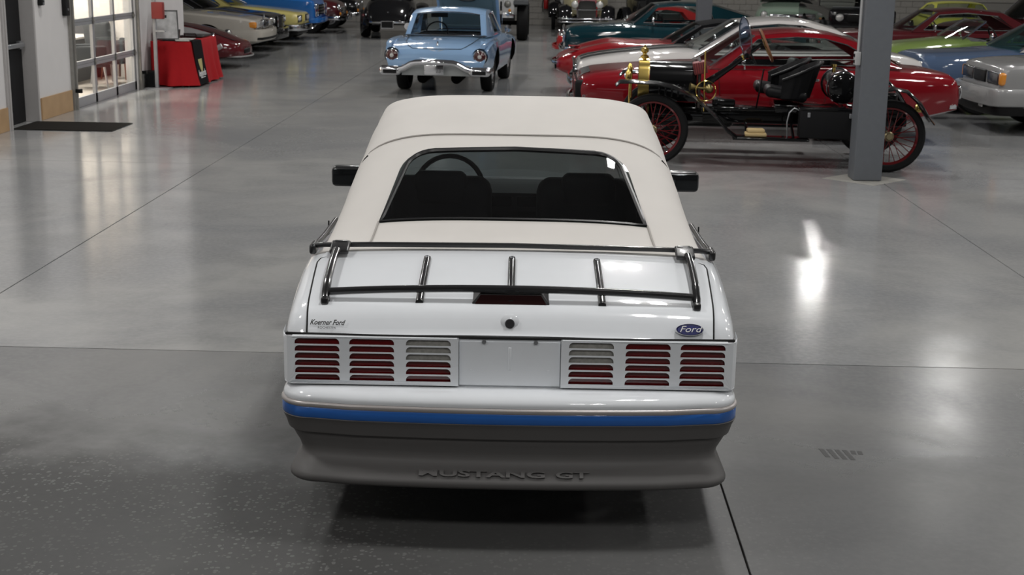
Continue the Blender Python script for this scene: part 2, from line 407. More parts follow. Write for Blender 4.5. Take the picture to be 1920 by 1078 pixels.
# lamps
LEDM = mat('lamp_housing', (.5, .5, .5), .5)
DIFF = mat('lamp_diffuser', (.9, .9, .9), .4)
hm = mesh_of('housing', join(rbox(0, 0, .045, .62, 1.3, .07, .01), cyl((0, .45, .08), (0, .45, ZC-LAMP_Z), .006, n=6), cyl((0, -.45, .08), (0, -.45, ZC-LAMP_Z), .006, n=6)), LEDM)
dm = mesh_of('strip', box(0, 0, 0, .19, 1.03, .016), DIFF, smooth=None)
for (lx, ly) in LAMPS:
    t = thing('ceiling_lamp', 'twin strip high bay lamp hanging from the roof deck, one of a partly added set', 'lamp', (lx, ly, LAMP_Z-.01), 0, 'high bay lamps over the hall')
    put('housing', hm, t); put('strip', dm, t, (-.17, 0, .004)); put('strip', dm, t, (.17, 0, .004))
# office behind the glazed door
OFFW = mat('office_wall', (.78, .73, .68), .7, var=.02)
OFFF = mat('office_floor', (.50, .45, .40), .5, var=.1)
struct('office_floor', box(-9.0, 21.8, .006, 4.2, 6.4, .012), OFFF, 'pale plank floor of the lit office', smooth=None)
struct('office_wall_back', box(-11.1, 21.8, 1.5, .1, 6.5, 3.0), OFFW, 'white back wall of the lit office', smooth=None)
struct('office_wall_far', box(-9.0, 25.0, 1.5, 4.2, .1, 3.0), OFFW, 'far white wall of the lit office', smooth=None)
struct('office_wall_near', box(-9.0, 18.5, 1.5, 4.2, .1, 3.0), OFFW, 'near white wall of the lit office', smooth=None)
struct('office_ceiling', box(-9.0, 21.8, 3.05, 4.3, 6.6, .1), OFFW, 'white office ceiling', smooth=None)
ol = bpy.data.lights.new('office_light', 'AREA'); ol.shape = 'RECTANGLE'; ol.size = 1.2; ol.size_y = 3.6; ol.energy = 420; ol.color = (1, .93, .86)
oo = bpy.data.objects.new('office_light', ol); COL.objects.link(oo); oo.location = (-8.9, 21.8, 2.97)
t = thing('office_lamp', 'flat white panel lamp on the office ceiling', 'lamp', (-8.9, 21.8, 2.985)); obj('frame', join(box(0, 0, .005, 1.3, 3.7, .012)), LEDM, t, smooth=None)
CHG = mat('office_fabric', (.055, .058, .062), .85); DESK = mat('desk_dark', (.045, .045, .05), .5); TOPW = mat('desk_top', (.7, .68, .65), .4); CHB = mat('brown_wood', (.16, .06, .035), .5)
def armchair(name, label, loc, rz, fab, legm, h=1.0):
    t = thing(name, label, 'chair', loc, rz, 'chairs inside the office')
    obj('seat', rbox(0, 0, .42, .56, .56, .14, .05), fab, t); obj('backrest', xf(rbox(0, .0, .32, .56, .12, .66, .05), (0, .26, .42), (-.16, 0, 0)), fab, t)
    for s in (-1, 1):
        obj('armrest', rbox(s*.3, .02, .55, .09, .54, .3, .035), fab, t)
        for q in (-1, 1): obj('leg', cyl((s*.23, q*.22, .4), (s*.27, q*.26, 0.012), .022, .014, n=10), legm, t)
    return t
armchair('office_armchair', 'dark grey upholstered armchair behind the first glass column', (-7.5, 22.4, 0.012), 2.2, CHG, STEEL)
armchair('office_armchair', 'dark grey armchair turned to the desk in the office', (-7.3, 23.2, 0.012), 2.7, CHG, STEEL)
armchair('office_armchair', 'brown framed chair beside the office desk', (-7.45, 24.2, 0.012), -1.9, CHG, CHB)
t = thing('office_desk', 'dark office desk with a pale top behind the armchairs', 'desk', (-8.35, 23.55, .012), 0)
obj('desk_top', rbox(0, 0, .74, .8, 1.8, .04, .01), TOPW, t); obj('front_panel', box(.34, 0, .36, .03, 1.7, .72), DESK, t, smooth=None)
for s in (-1, 1): obj('side_panel', box(0, s*.85, .36, .74, .04, .72), DESK, t, smooth=None)
for k, (y, z) in enumerate(((20.9, .784), (21.25, .784))):
    t = thing('paper_stack', ('loose white papers on the office desk', 'folder of papers lying across the office desk sheets')[k], 'papers', (-8.2, y+2.2, z)); obj('sheets', rbox(0, 0, 0, .22, .3, .02, .003), TOPW, t, rot=(0, 0, .3*k)); obj('band', box(0, 0, .011, .23, .03, .002), CHB, t, rot=(0, 0, .3*k), smooth=None)
t = thing('leaning_picture', 'white framed picture leaning on the office wall', 'picture', (-10.0, 24.8, .012), -1.57); obj('frame', xf(rbox(0, 0, .3, .03, .5, .6, .01), (0, 0, 0), (0, -.15, 0)), DESK, t); obj('print', xf(box(.018, 0, .3, .004, .42, .52), (0, 0, 0), (0, -.15, 0)), OFFW, t, smooth=None)
t = thing('office_cabinet', 'low grey cabinet against the office back wall', 'cabinet', (-8.5, 24.7, .012), -1.57); obj('body', rbox(0, 0, .5, .45, 1.2, 1.0, .01), CHG, t)
for s in (-1, 1): o = obj('door', rbox(.235, s*.29, .5, .02, .56, .92, .005), DESK, t); obj('handle', cyl((.255, s*.06, .45), (.255, s*.06, .6), .008, n=8), STEEL, o)
# mat, stand, table
MATM = mat('door_mat', (.016, .014, .012), .95, spec=.1, var=.3, scale=60, bump=.4)
t = thing('floor_mat', 'dark ribbed entrance mat before the black door', 'mat', (-6.05, 17.45, 0)); obj('pile', rbox(0, 0, .006, 1.24, .86, .011, .004), MATM, t); obj('border', join(box(0, .425, .004, 1.27, .03, .007), box(0, -.425, .004, 1.27, .03, .007), box(.625, 0, .004, .03, .88, .007), box(-.625, 0, .004, .03, .88, .007)), RUBBER, t, smooth=None)
SIGNRED = mat('sign_red', (.24, .025, .022), .5)
t = thing('dispenser_stand', 'grey steel post with a red dispenser box beside the red table', 'stand', (-6.42, 22.74, 0))
obj('base_plate', rbox(0, 0, .006, .4, .34, .012, .004), ALU, t); obj('post', rbox(-.02, 0, .95, .055, .055, 1.88, .006), ALU, t)
obj('dispenser_box', rbox(.06, -.05, 1.27, .19, .12, .27, .012), SIGNRED, t); obj('drip_tray', join(box(.08, -.02, .93, .16, .12, .012), box(.08, -.08, .94, .16, .008, .03)), ALU, t, smooth=None)
obj('sign_panel', rbox(.04, 0, 1.72, .26, .012, .3, .004), ALU, t)
REDC = mat('red_cloth', (.36, .010, .014), .85, spec=.2, var=.08); BLKC = mat('black_cloth', (.006, .006, .007), .9, spec=.1)
CREST = mat('crest_gold', (.45, .40, .16), .6, var=.6, scale=90); PRINTW = mat('print_white', (.75, .75, .75), .6)
t = thing('folding_table', 'folding table hidden under the red cloth', 'table', (-6.28, 23.95, 0))
obj('table_top', rbox(0, 0, .725, .62, 1.76, .04, .01), LEDM, t)
for sx in (-1, 1):
    for sy in (-1, 1): obj('leg', cyl((sx*.25, sy*.75, .71), (sx*.25, sy*.75, 0), .015, n=8), STEEL, t)
def cloth():
    rings = []
    hx, hy = .33, .91; n = 96
    def pt(u, ext, amp, z):
        per = 2*(2*hx+2*hy); d = u*per; x = y = nx = ny = 0
        if d < 2*hy: x, y, nx, ny = hx, -hy+d, 1, 0
        elif d < 2*hy+2*hx: x, y, nx, ny = hx-(d-2*hy), hy, 0, 1
        elif d < 4*hy+2*hx: x, y, nx, ny = -hx, hy-(d-2*hy-2*hx), -1, 0
        else: x, y, nx, ny = -hx+(d-4*hy-2*hx), -hy, 0, -1
        wv = amp*(sin(d*11.0)+.6*sin(d*19.+1.3))*(1.7 if ny < 0 else .8)
        if nx < 0: ext, wv = ext*.1, wv*.2
        return (x+nx*(ext+wv), y+ny*(ext+wv), z)
    for (z, e, a) in ((.752, -.02, 0), (.752, 0, 0), (.742, .008, .001), (.6, .025, .006), (.4, .05, .018), (.2, .08, .03), (.03, .115, .042)):
        rings.append([pt(k/n, e, a, z) for k in range(n)])
    V, Fc = grid(rings, False, True); Fc.append(list(range(n))); return V, Fc
c = obj('tablecloth', cloth(), REDC, None, (-6.28, 23.95, 0), smooth=60); tag(c, 'red cloth draped to the floor over the table by the wall', 'tablecloth')
t = thing('table_runner', 'black runner with a gold crest hanging over the red cloth', 'runner', (-6.28, 23.95, 0))
def rp(y, k): return [(-.2, y, .757), (.30, y, .757), (.339, y, .752), (.36, y, .6), (.385, y, .4), (.42, y, .2), (.455, y, .035)][k]
obj('cloth', grid([[(rp(y, k)[0]+(.024 if k > 1 else 0), y, rp(y, k)[2]) for k in range(7)] for y in (-.86, -.74, -.62, -.5, -.38, -.26)]), BLKC, t, solid=.003, smooth=60)
tilt = atan2(.10, .55)
el = [(.125*cos(a), .215*sin(a)*(1-.15*cos(2*a))) for a in [2*pi*k/20 for k in range(20)]]
obj('crest', xf(prism(el, -.001, .001, 'yz'), (.398, -.56, .47), (0, -tilt, 0)), CREST, t, smooth=None)
text('lettering', 'legends', .155, PRINTW, t, (.443, -.56, .215), (pi/2-tilt, 0, pi/2), .0008, .15, bold=.002)
obj('lettering_line', xf(box(0, 0, 0, .002, .3, .012), (.457, -.56, .145), (0, -tilt, 0)), PRINTW, t, smooth=None)
BLKF = mat('frame_black', (.02, .02, .02), .4); PHOTO = mat('photo_print', (.5, .5, .5), .4, var=.6, scale=9)
t = thing('framed_photograph', 'black framed grey photograph leaning on the table', 'picture', (-6.36, 23.17, .775), .35)
obj('frame', xf(tess([(-.2, 0), (.2, 0), (.2, .5), (-.2, .5)], [[(-.18, .02), (-.18, .48), (.18, .48), (.18, .02)]], lambda a, b: (a, 0, b)), (0, 0, 0), (-.3, 0, 0)), BLKF, t, solid=.02, smooth=None)
obj('photograph', xf(box(0, .008, .25, .36, .004, .46), (0, 0, 0), (-.3, 0, 0)), PHOTO, t, smooth=None)
obj('easel_leg', xf(box(0, .0, .2, .03, .01, .42), (0, .21, 0), (.25, 0, 0)), BLKF, t, smooth=None)
MAGS = [mat('magazine_%d' % k, c_, .35, var=.3, scale=20) for k, c_ in enumerate(((.55, .55, .52), (.45, .47, .46), (.6, .58, .56), (.5, .42, .4)))]
for k, (x, y, z, rz, lb) in enumerate(((-6.08, 23.16, .767, .1, 'glossy magazine at the bottom of the pile on the red table'), (-6.07, 23.17, .7795, -.1, 'grey magazine in the middle of the pile on the red table'),
        (-6.05, 23.19, .792, .25, 'pale magazine on top of the pile on the red table'), (-6.14, 23.62, .768, 0, 'open leaflet lying on the black runner'))):
    m = thing('magazine', lb, 'magazine', (x, y, z), rz); obj('cover', rbox(0, 0, 0, .22, .29, .011, .002), MAGS[k], m); obj('pages', box(.003, 0, 0, .221, .28, .006), TOPW, m, smooth=None)
t = thing('paper_cup', 'dark paper cup standing beside the framed photograph', 'cup', (-6.28, 23.55, .757)); CUPM = mat('cup_brown', (.05, .032, .025), .5)
obj('body', lathe([(.001, 0), (.035, 0), (.048, .16), (.045, .16), (.033, .006)], 20), CUPM, t); obj('lid', lathe([(.001, .168), (.048, .17), (.052, .158), (.049, .155)], 20), BLKF, t)
t = thing('tray', 'shallow black tray with a handle at the far table end', 'tray', (-6.2, 24.4, .757)); obj('body', join(rbox(0, 0, .02, .4, .62, .035, .012)), BLKF, t); obj('handle', tube([(-.1, -.3, .03), (-.1, -.36, .07), (.1, -.36, .07), (.1, -.3, .03)], .014, 8), BLKF, t)
t = thing('red_book', 'red brochure standing upright against the wall on the table', 'book', (-6.585, 23.5, .757)); obj('cover', rbox(0, 0, .14, .03, .22, .28, .004), SIGNRED, t, rot=(0, .12, 0)); obj('pages', box(0, .004, .14, .02, .215, .27), TOPW, t, rot=(0, .12, 0), smooth=None)
t = thing('floor_speaker', 'small black box on the floor behind the grey post', 'box', (-6.57, 22.88, 0)); obj('cabinet', rbox(0, 0, .14, .16, .2, .28, .01), BLACK, t); obj('grille', box(0, -.1, .15, .12, .008, .2), INTER, t, smooth=None)
# columns
def column(x, y, w_, label, detail):
    c = thing('steel_column', label, 'column', (x, y, 0)); tag(c, kind='structure')
    obj('shaft', rbox(0, 0, ZC/2, w_, w_, ZC-.01, .012), COLGREY, c)
    obj('base_patch', prism([(.44, 0), (0, .44), (-.44, 0), (0, -.44)], .0005, .003, 'xy'), mat('patch_concrete', (.28, .272, .25), .55, var=.15, scale=8), c, smooth=None)
    if detail:
        BXG = mat('box_grey', (.42, .42, .42), .45)
        b = obj('junction_box', rbox(-w_/2-.03, -.05, 1.25, .055, .11, .135, .008), BXG, c); obj('socket', join(*[box(-w_/2-.06, -.05, 1.25+s*.03, .008, .035, .03) for s in (-1, 1)]), BLACK, b, smooth=None)
        obj('conduit', cyl((-w_/2-.022, -.05, 1.31), (-w_/2-.022, -.05, ZC-.1), .014, n=10), BXG, c)
column(3.35, 14.17+.14, .29, 'grey square steel column standing before the black speedster', True)
column(2.99, 26.8, .28, 'grey square steel column behind the red low sports car', False)
EXT = mat('extinguisher_red', (.45, .02, .02), .3)
t = thing('fire_extinguisher', 'red fire extinguisher with black hose on the back wall', 'extinguisher', (-.05, YW1-.12, .55)); obj('cylinder', lathe([(.001, 0), (.07, 0), (.08, .02), (.08, .36), (.05, .42), (.02, .44), (.001, .44)], 18), EXT, t)
obj('hose', tube([(0, -.03, .44), (-.09, -.05, .38), (-.12, -.05, .1), (-.1, -.05, -.1)], .014, 8), RUBBER, t); obj('valve', join(cyl((0, 0, .43), (0, 0, .5), .02, n=10), box(0, -.05, .5, .03, .12, .02)), STEEL, t); obj('bracket', box(0, .085, .2, .06, .03, .3), STEEL, t, smooth=None)
# ================================================================ wheels (shared meshes)
WHEELS = {}
def wheel_mesh(r, w_, rim, style, whitewall=False):
    k = (round(r, 3), round(w_, 3), rim, style)
    if k in WHEELS: return WHEELS[k]
    ri = r*(.66 if style not in ('truck', 'wire') else (.54 if style == 'truck' else .80)); h = w_/2
    tire = mesh_of('tire', lathe([(ri, -h*.8), (ri+.01, -h*.95), (r*.93, -h), (r*.985, -h*.8), (r, -h*.45), (r, h*.45), (r*.985, h*.8), (r*.93, h), (ri+.01, h*.95), (ri, h*.8)], 40, 'y'), RUBBER)
    if style == 'spoke':      # five wide spokes
        pr = [(ri, h*.8), (ri-.012, h*.84), (ri-.02, h*.6), (ri-.03, -h*.3)]
        g = [lathe(pr, 40, 'y'), lathe([(.001, h*.62), (.05, h*.62), (.065, h*.5), (.065, 0), (.001, 0)], 20, 'y'), lathe([(ri-.025, h*.1), (.001, h*.1)], 24, 'y')]
        for q in range(5):
            a = 2*pi*q/5; g.append(xf(rbox(0, h*.42, (ri-.02)/2+.02, .055, .03, ri-.04, .01), (0, 0, 0), (0, a, 0)))
        rm = join(*g)
    elif style == 'cap':
        rm = lathe([(ri, h*.8), (ri-.015, h*.88), (ri-.03, h*.75), (ri*.72, h*.55), (ri*.66, h*.75), (ri*.5, h*.92), (ri*.2, h*1.0), (.001, h*1.0)], 36, 'y')
    else:
        rm = lathe([(ri, h*.8), (ri-.015, h*.86), (ri-.03, h*.5), (ri*.6, h*.2), (ri*.45, h*.45), (.05, h*.55), (.001, h*.55)], 32, 'y')
    WHEELS[k] = (tire, mesh_of('rim', rm, rim)); return WHEELS[k]
def wheel(parent, x, y, r, w_=.2, rim=None, style='cap', steer=0.):
    t, rm = wheel_mesh(r, w_, rim or STEEL, style)
    o = put('wheel', t, parent, (x, y, r), (0, 0, steer + (pi if y < 0 else 0))); put('rim', rm, o); return o

# ================================================================ white convertible in the foreground: local y runs forward from the tail
WPAINT = paint('white_paint', (.76, .785, .815), .25); GREYC = mat('grey_cladding', (.108, .104, .102), .55, coat=.0, var=.04)
SILV = mat('stripe_silver', (.42, .39, .38), .3, .3); BLUES = mat('stripe_blue', (.018, .12, .44), .35, coat=.3)
TOPF = mat('soft_top', (.62, .595, .565), .85, var=.05, scale=5, bump=.06); TOPD = mat('soft_top_seam', (.36, .34, .32), .9); BTRIM = mat('black_trim', (.013, .013, .014), .3, coat=.3)
GAP = mat('panel_gap', (.006, .006, .006), .9)
mu = thing('convertible_car', 'white convertible with louvred tail lights and black deck rack seen from behind', 'car', (-.112, 4.85, 0), radians(1.0))
# --- main body: sections along y
topz = pchip([(.165, .792), (.176, .80), (.20, .845), (.225, .872), (.255, .888), (.30, .902), (.42, .925), (.6, .952), (.78, .972), (.95, .98), (1.2, .97), (2.9, .925), (3.05, .90), (3.6, .855), (4.2, .775), (4.45, .70), (4.56, .62)])
halfw = pchip([(.165, .853), (.3, .866), (.7, .882), (1.1, .888), (2.3, .882), (3.4, .872), (4.1, .85), (4.45, .80), (4.56, .72)])
botz = lin([(.165, .585), (.3, .51), (.69, .50), (.74, .28), (4.2, .26), (4.56, .40)])
def deckz(x, y):
    w_ = halfw(y)*.995; return topz(y) - .022*(abs(x)/w_)**2.2
def msec(y):
    w_, zt, zb = halfw(y), topz(y), botz(y); h = zt-zb; e = min(.09, h*.42)
    pts = [(.0, zb), (w_*.85, zb), (w_*.96, zb+min(.06, h*.2)), (w_*.995, zb+h*.35), (w_, zb+h*.6), (w_*.997, zt-e), (w_*.985, zt-e*.66), (w_*.962, zt-e*.42), (w_*.93, zt-e*.30), (w_*.88, zt-.022*.75-.002)]
    pts += [(w_*q, zt-.022*q**2.2) for q in (.75, .6, .45, .3, .15)]
    half = pts + [(0, zt)]
    return [(x, y, z) for x, z in half] + [(-x, y, z) for x, z in half[-2:0:-1]]
ys = sorted(set([.165, .17, .176, .185, .2, .212, .225, .24, .255, .28, .3] + [.35+.1*k for k in range(42)] + [4.5, 4.56]))
body = obj('body', loft([msec(y) for y in ys]), [WPAINT], mu, smooth=40)
RA, FA = 1.07, 3.62
cuts = [(cyl((s*.55, y, .33), (s*1.1, y, .33), .375, n=48), UNDER) for s in (-1, 1) for y in (RA, FA)]
cuts.append((box(0, 2.22, .75, 1.40, 1.86, .72), INTER))
cut(body, cuts)
# --- trunk lid skin, slightly proud of the deck, with its shut line
def lidw(y): return lin([(.165, .769), (.3, .780), (.72, .806), (.83, .79)])(y)
lys = [.166, .17, .176, .185, .2, .212, .225, .24, .255, .28, .32, .4, .5, .6, .7, .78, .84]
def lidpt(x, y, o=.0035):
    return (x, y-(.004 if y < .2 else 0), deckz(x, y)+o)
obj('trunk_lid', grid([[lidpt(lidw(y)*q, y) for q in [k/16 for k in range(-16, 17)]] for y in lys]), WPAINT, mu, smooth=40, solid=.003)
for s in (-1, 1):
    pth = [(s*(lidw(y)+.003), y-(.004 if y < .2 else 0), deckz(lidw(y), y)+.0022) for y in lys if y < .74]
    y = .745; xx = lidw(.72)
    pth += [(s*(xx-.005), .75, deckz(xx, .75)+.002), (s*(xx-.03), .775, deckz(xx, .77)+.002), (s*(xx-.09), .785, deckz(xx, .78)+.002)]
    obj('lid_gap', tube(pth, .0034, 6), GAP, mu)
obj('lid_bottom_gap', tube([(-.853, .17, .79), (-.5, .157, .789), (0, .154, .789), (.5, .157, .789), (.853, .17, .79)], .0055, 8), GAP, mu)
# crease stamped along the lid
def creasez(x): return .25-.012*(1-(x/.76)**2)
# --- tail panel, lens blocks, louvre covers
TP = .162
obj('tail_panel', grid([[(x, TP-.006*(1-(x/.85)**2), z) for x in [-.85+.1*k for k in range(18)]] for z in (.588, .65, .72, .786)]), WPAINT, mu, smooth=40)
PLATEREC = mat('recess_paint', (.60, .615, .635), .35, coat=.6)
obj('plate_recess', join(box(0, TP-.012, .69, .384, .006, .176)), WPAINT, mu, smooth=None, bevel=.002)
for s in (-1, 1):
    r = obj('recess_screw', cyl((s*.098, TP-.022, .776), (s*.098, TP-.012, .776), .008, n=12), STEEL, mu)
    obj('recess_plug', cyl((s*.148, TP-.018, .66), (s*.148, TP-.012, .66), .007, n=12), WPAINT, mu)
obj('recess_rib', rbox(0, TP-.016, .71, .012, .006, .09, .003), WPAINT, mu)
LOUV = paint('louvre_white', (.76, .785, .815), .4, .3)
CLRL = mat('reverse_lens', (.30, .295, .27), .25, .1, .8, var=.35, scale=70)
def slot(cx, cz, w_, h):
    r = h*.8; p = [(cx-w_/2, cz-h/2), (cx+w_/2, cz-h/2)]
    p += [(cx+w_/2-r*.9+r*.9*cos(radians(a)), cz+h/2-r+r*sin(radians(a))) for a in (20, 45, 70, 90)]
    p += [(cx-w_/2+r*.9-r*.9*cos(radians(a)), cz+h/2-r+r*sin(radians(a))) for a in (90, 70, 45, 20)]
    return p
for s in (-1, 1):
    tl = obj('tail_light', rbox(s*.52, TP-.008, .695, .636, .022, .172, .006), REDLENS, mu)
    obj('reverse_lens', rbox(s*.302, TP-.019, .737, .186, .006, .084, .002), CLRL, tl)
    def pl(x, z, s=s):
        d = TP-.032; xx = x
        if x > .80: d += (x-.80)**2*6.0
        return (s*xx, d, z)
    holes = [slot(c, .618+.0283*r+.0118, .170, .0225) for c in (.308, .522, .729) for r in range(6)]
    outer = [(.194, .603), (.45, .603), (.70, .603), (.81, .603), (.83, .603), (.845, .604), (.845, .787), (.83, .788), (.81, .788), (.70, .788), (.45, .788), (.194, .788)]
    cv = obj('louvre_cover', tess_solid(outer, holes, pl, (0, .004, 0)), LOUV, mu, smooth=None)
    # returns of the cover: inner edge, top, bottom and the wrap round the corner
    e = [box(s*.196, TP-.016, .6955, .004, .03, .185), box(s*.51, TP-.016, .7865, .63, .03, .003), box(s*.51, TP-.016, .6045, .63, .03, .003)]
    obj('cover_edge', join(*e), LOUV, cv, smooth=None)
    def wr(t, z, s=s):
        a = t*1.35; return (s*(.845+.028*sin(a)+.006*t), .143+.03*(1-cos(a))+.16*t*t, z)
    hs = [[(.42, z0), (.75, z0), (.75, z0+.012), (.58, z0+.021), (.42, z0+.021)] for z0 in [.612+.0283*r for r in range(6)]]
    obj('cover_wrap', tess([(0, .604), (.33, .604), (.66, .605), (1, .606), (1, .785), (.66, .786), (.33, .787), (0, .787)], hs, wr), LOUV, cv, smooth=None)
    obj('side_lens', grid([[(s*(.838+.026*sin(t*1.35)), .15+.03*(1-cos(t*1.35))+.16*t*t, z) for t in (0, .33, .66, 1)] for z in (.607, .784)]), REDLENS, tl)
# --- bumper: profile swept along a U-shaped path round the tail
def upath(inset, rear=None, fwd=.70, bow=.05, hw=.88, rc=.13):
    """plan outline, inset from the outermost line"""
    h = hw-inset; r = max(.02, rc-inset*.4); y0 = .012+(inset if rear is None else rear); P = [(h*1.0+.004, fwd), (h, (fwd+y0+bow+r)/2), (h, y0+bow+r)]
    for k in range(1, 9):
        a = radians(90*k/8); P.append((h-r+r*cos(a), y0+bow+r-r*sin(a)))
    for q in (.8, .6, .4, .2, 0): P.append(((h-r)*q, y0+bow*(q*(h-r)/h)**2*1.0))
    # smooth the bow into the corner
    P = [(x, y if i < 3 else y0 + (y-y0)) for i, (x, y) in enumerate(P)]
    return P + [(-x, y) for x, y in P[-2::-1]]
def usweep(prof): return grid([[(x, y, p[1]) for x, y in upath(p[0], p[2] if len(p) > 2 else None)] for p in prof])
obj('bumper_top', usweep([(.155, .590), (.12, .597), (.085, .5975), (.055, .595), (.03, .588), (.014, .574), (.010, .560), (.012, .551)]), WPAINT, mu, smooth=50)
obj('silver_strip', usweep([(.013, .551), (.006, .549), (.003, .544), (.003, .536), (.007, .530)]), SILV, mu, smooth=50)
obj('blue_stripe', usweep([(.009, .531), (.006, .528), (.006, .492), (.009, .488)]), BLUES, mu, smooth=50)
obj('bumper_lower', usweep([(.008, .489), (.004, .487), (.006, .484), (.016, .46), (.024, .430), (.026, .424), (.037, .4215), (.039, .412), (.05, .39, .045), (.066, .36, .055), (.075, .335, .055), (.072, .318, .045), (.062, .303, .028), (.052, .288, .006), (.044, .274, -.012), (.038, .262, -.02), (.038, .247, -.018), (.045, .237, -.008), (.06, .229, .02), (.11, .225, .10), (.2, .228, .2)]), GREYC, mu, smooth=50)
for word, cx, fw_ in (('MUSTANG', -.098, .477), ('GT', .243, .126)):
    text('raised_lettering', word, .040, GREYC, mu, (cx, .0132, .2940), (radians(37), 0, 0), .0022, 0, bold=.001, fitw=fw_, bend=lambda c: Vector((c.x, c.y+.05*(c.x/.88)**2, c.z)))
# --- side cladding and stripes between the wheels
for s in (-1, 1):
    for (a, b_) in ((1.46, 3.22), (4.01, 4.45)):
        yy = [a+(b_-a)*k/8 for k in range(9)]
        obj('side_cladding', grid([[(s*(halfw(y)*1.0+o), y, z) for y in yy] for (o, z) in ((-.06, .22), (.0, .235), (.012, .27), (.0, .33), (.002, .40), (.006, .487))]), GREYC, mu, smooth=50, solid=.006)
        obj('side_stripe', grid([[(s*(halfw(y)+o), y, z) for y in yy] for (o, z) in ((.004, .488), (.010, .494), (.010, .526), (.004, .532))]), BLUES, mu, smooth=50)
        obj('side_silver', grid([[(s*(halfw(y)+o), y, z) for y in yy] for (o, z) in ((.004, .532), (.009, .537), (.009, .546), (.002, .552))]), SILV, mu, smooth=50)
    obj('door_gap', tube([(s*(halfw(y)+.001), y, z) for y, z in ((1.62, .95), (1.6, .75), (1.62, .5), (1.66, .34))], .004, 6), GAP, mu)
    obj('door_gap', tube([(s*(halfw(y)+.001), y, z) for y, z in ((2.92, .9), (2.95, .7), (2.94, .34))], .004, 6), GAP, mu)
    obj('door_handle', rbox(s*(halfw(1.8)+.008), 1.78, .82, .02, .17, .05, .008), BLACK, mu)
    wheel(mu, s*.735, RA, .325, .225, STEEL, 'spoke').rotation_euler = (0, 0, -s*pi/2)
    wheel(mu, s*.735, FA, .325, .225, STEEL, 'spoke').rotation_euler = (0, 0, -s*pi/2)
obj('underfloor', box(0, 2.4, .33, 1.2, 3.9, .08), UNDER, mu, smooth=None)
obj('rear_axle', join(cyl((-.7, RA, .31), (.7, RA, .31), .04), sphere((0, RA, .31), .12)), UNDER, mu)
for s in (-1, 1): obj('exhaust_pipe', tube([(s*.42, 1.5, .3), (s*.45, .5, .26), (s*.47, .14, .235)], .03, 12), STEEL, mu)
# --- soft top
crown = pchip([(.86, .982), (.95, 1.008), (1.1, 1.066), (1.4, 1.178), (1.7, 1.288), (1.85, 1.342), (2.0, 1.385), (2.2, 1.44), (2.4, 1.468), (2.55, 1.47), (2.68, 1.452)])
tbase = pchip([(.86, .835), (.95, .825), (1.4, .812), (1.85, .80), (2.4, .775), (2.68, .74)])
tbz = lin([(.86, .955), (1.3, .965), (2.0, .955), (2.4, 1.05), (2.68, 1.30)])
def tsec(y, n=40):
    zc, wb_, zb = crown(y), tbase(y), tbz(y)-.01; h = zc-zb; ex = 2.6 if y < 1.0 else 2.6+min(1, (y-1.0)/.6)*1.9; P = []
    for k in range(n+1):
        a = pi*k/n; c, s_ = cos(a), sin(a)
        zz = abs(s_)**(2/ex); x = (wb_-.03*zz)*(1 if c > 0 else -1)*abs(c)**(2/ex)
        P.append((x, y, zb+h*zz))
    return P
def topsurf(x, y, o=0.):
    """height of the soft top above (x, y)"""
    zc, wb_, zb = crown(y), tbase(y)-.03, tbz(y)-.01; h = zc-zb; ex = 2.6 if y < 1.0 else 2.6+min(1, (y-1.0)/.6)*1.9
    return zb + h*max(0., 1-(abs(x)/wb_)**ex)**(1/ex) + o
tys = [.86, .9, .95, 1.0, 1.05, 1.1, 1.2, 1.3, 1.4, 1.5, 1.6, 1.7, 1.78, 1.85, 1.93, 2.0, 2.1, 2.2, 2.3, 2.4, 2.5, 2.6, 2.68]
st = obj('soft_top', grid([tsec(y) for y in tys]), [TOPF], mu, smooth=50, solid=.012)
def winout(off=0., n=6):
    """rear window outline in plan (x, y)"""
    yb, yt, wb_, wt, r = 1.098-off, 1.70+off, .588+off, .512+off, .13
    P = [(-wb_, yb), (wb_, yb)]
    for k in range(n+1):
        a = radians(8+82*k/n); P.append((wt-r+r*cos(a)+.004, yt-r*1.3+r*1.3*sin(a)))
    P.append((0, yt+.022))
    return P + [(-x, y) for x, y in P[2:-1][::-1]]
cut(st, [(prism(winout(), .9, 1.6, 'xy'), BTRIM)])
out = winout(.008)
def dense(P, m=6):
    Q = []
    for a, b_ in zip(P, P[1:]+P[:1]):
        k = max(1, int(sqrt((a[0]-b_[0])**2+(a[1]-b_[1])**2)/.05)); Q += [(a[0]+(b_[0]-a[0])*i/k, a[1]+(b_[1]-a[1])*i/k) for i in range(k)]
    return Q
rows = []
for k in range(15):
    y = 1.09+(1.722-1.09)*k/14; wd = .594+(.515-.594)*(k/14)
    if y > 1.53: q = (y-1.53)/(1.722-1.53); wd = (wd-.13)+.13*sqrt(max(0, 1-q*q))+0.
    rows.append([(wd*j/10, y, topsurf(wd*j/10, y, .002)) for j in range(-10, 11)])
obj('rear_window', grid(rows), glass('rear_window_glass', (.26, .29, .29), .015, 1.55), mu, smooth=50)
dw = dense(winout(-.004))
obj('window_gasket', tube([(x, y, topsurf(x, y, .003)) for x, y in dw], .011, 6, closed=True, flat=.6), BTRIM, mu)
obj('top_fold_seam', tube([(x, 1.855-.09*max(0, abs(x)/.73-.55)**1.6, topsurf(x, 1.855-.09*max(0, abs(x)/.73-.55)**1.6, .004)) for x in [-.742+.0371*k for k in range(41)]], .0045, 6), TOPD, mu)
for s in (-1, 1):
    obj('fold_end', tube([(s*x, 1.80, topsurf(x, 1.80, .006)) for x in (.715, .73, .743)], .006, 6), GAP, mu)
    obj('top_side_seam', tube([(s*(.594+.02*k/5), 1.10-.2*k/5, topsurf(.594+.02*k/5, 1.10-.2*k/5, .003)) for k in range(6)], .005, 6), TOPD, mu)
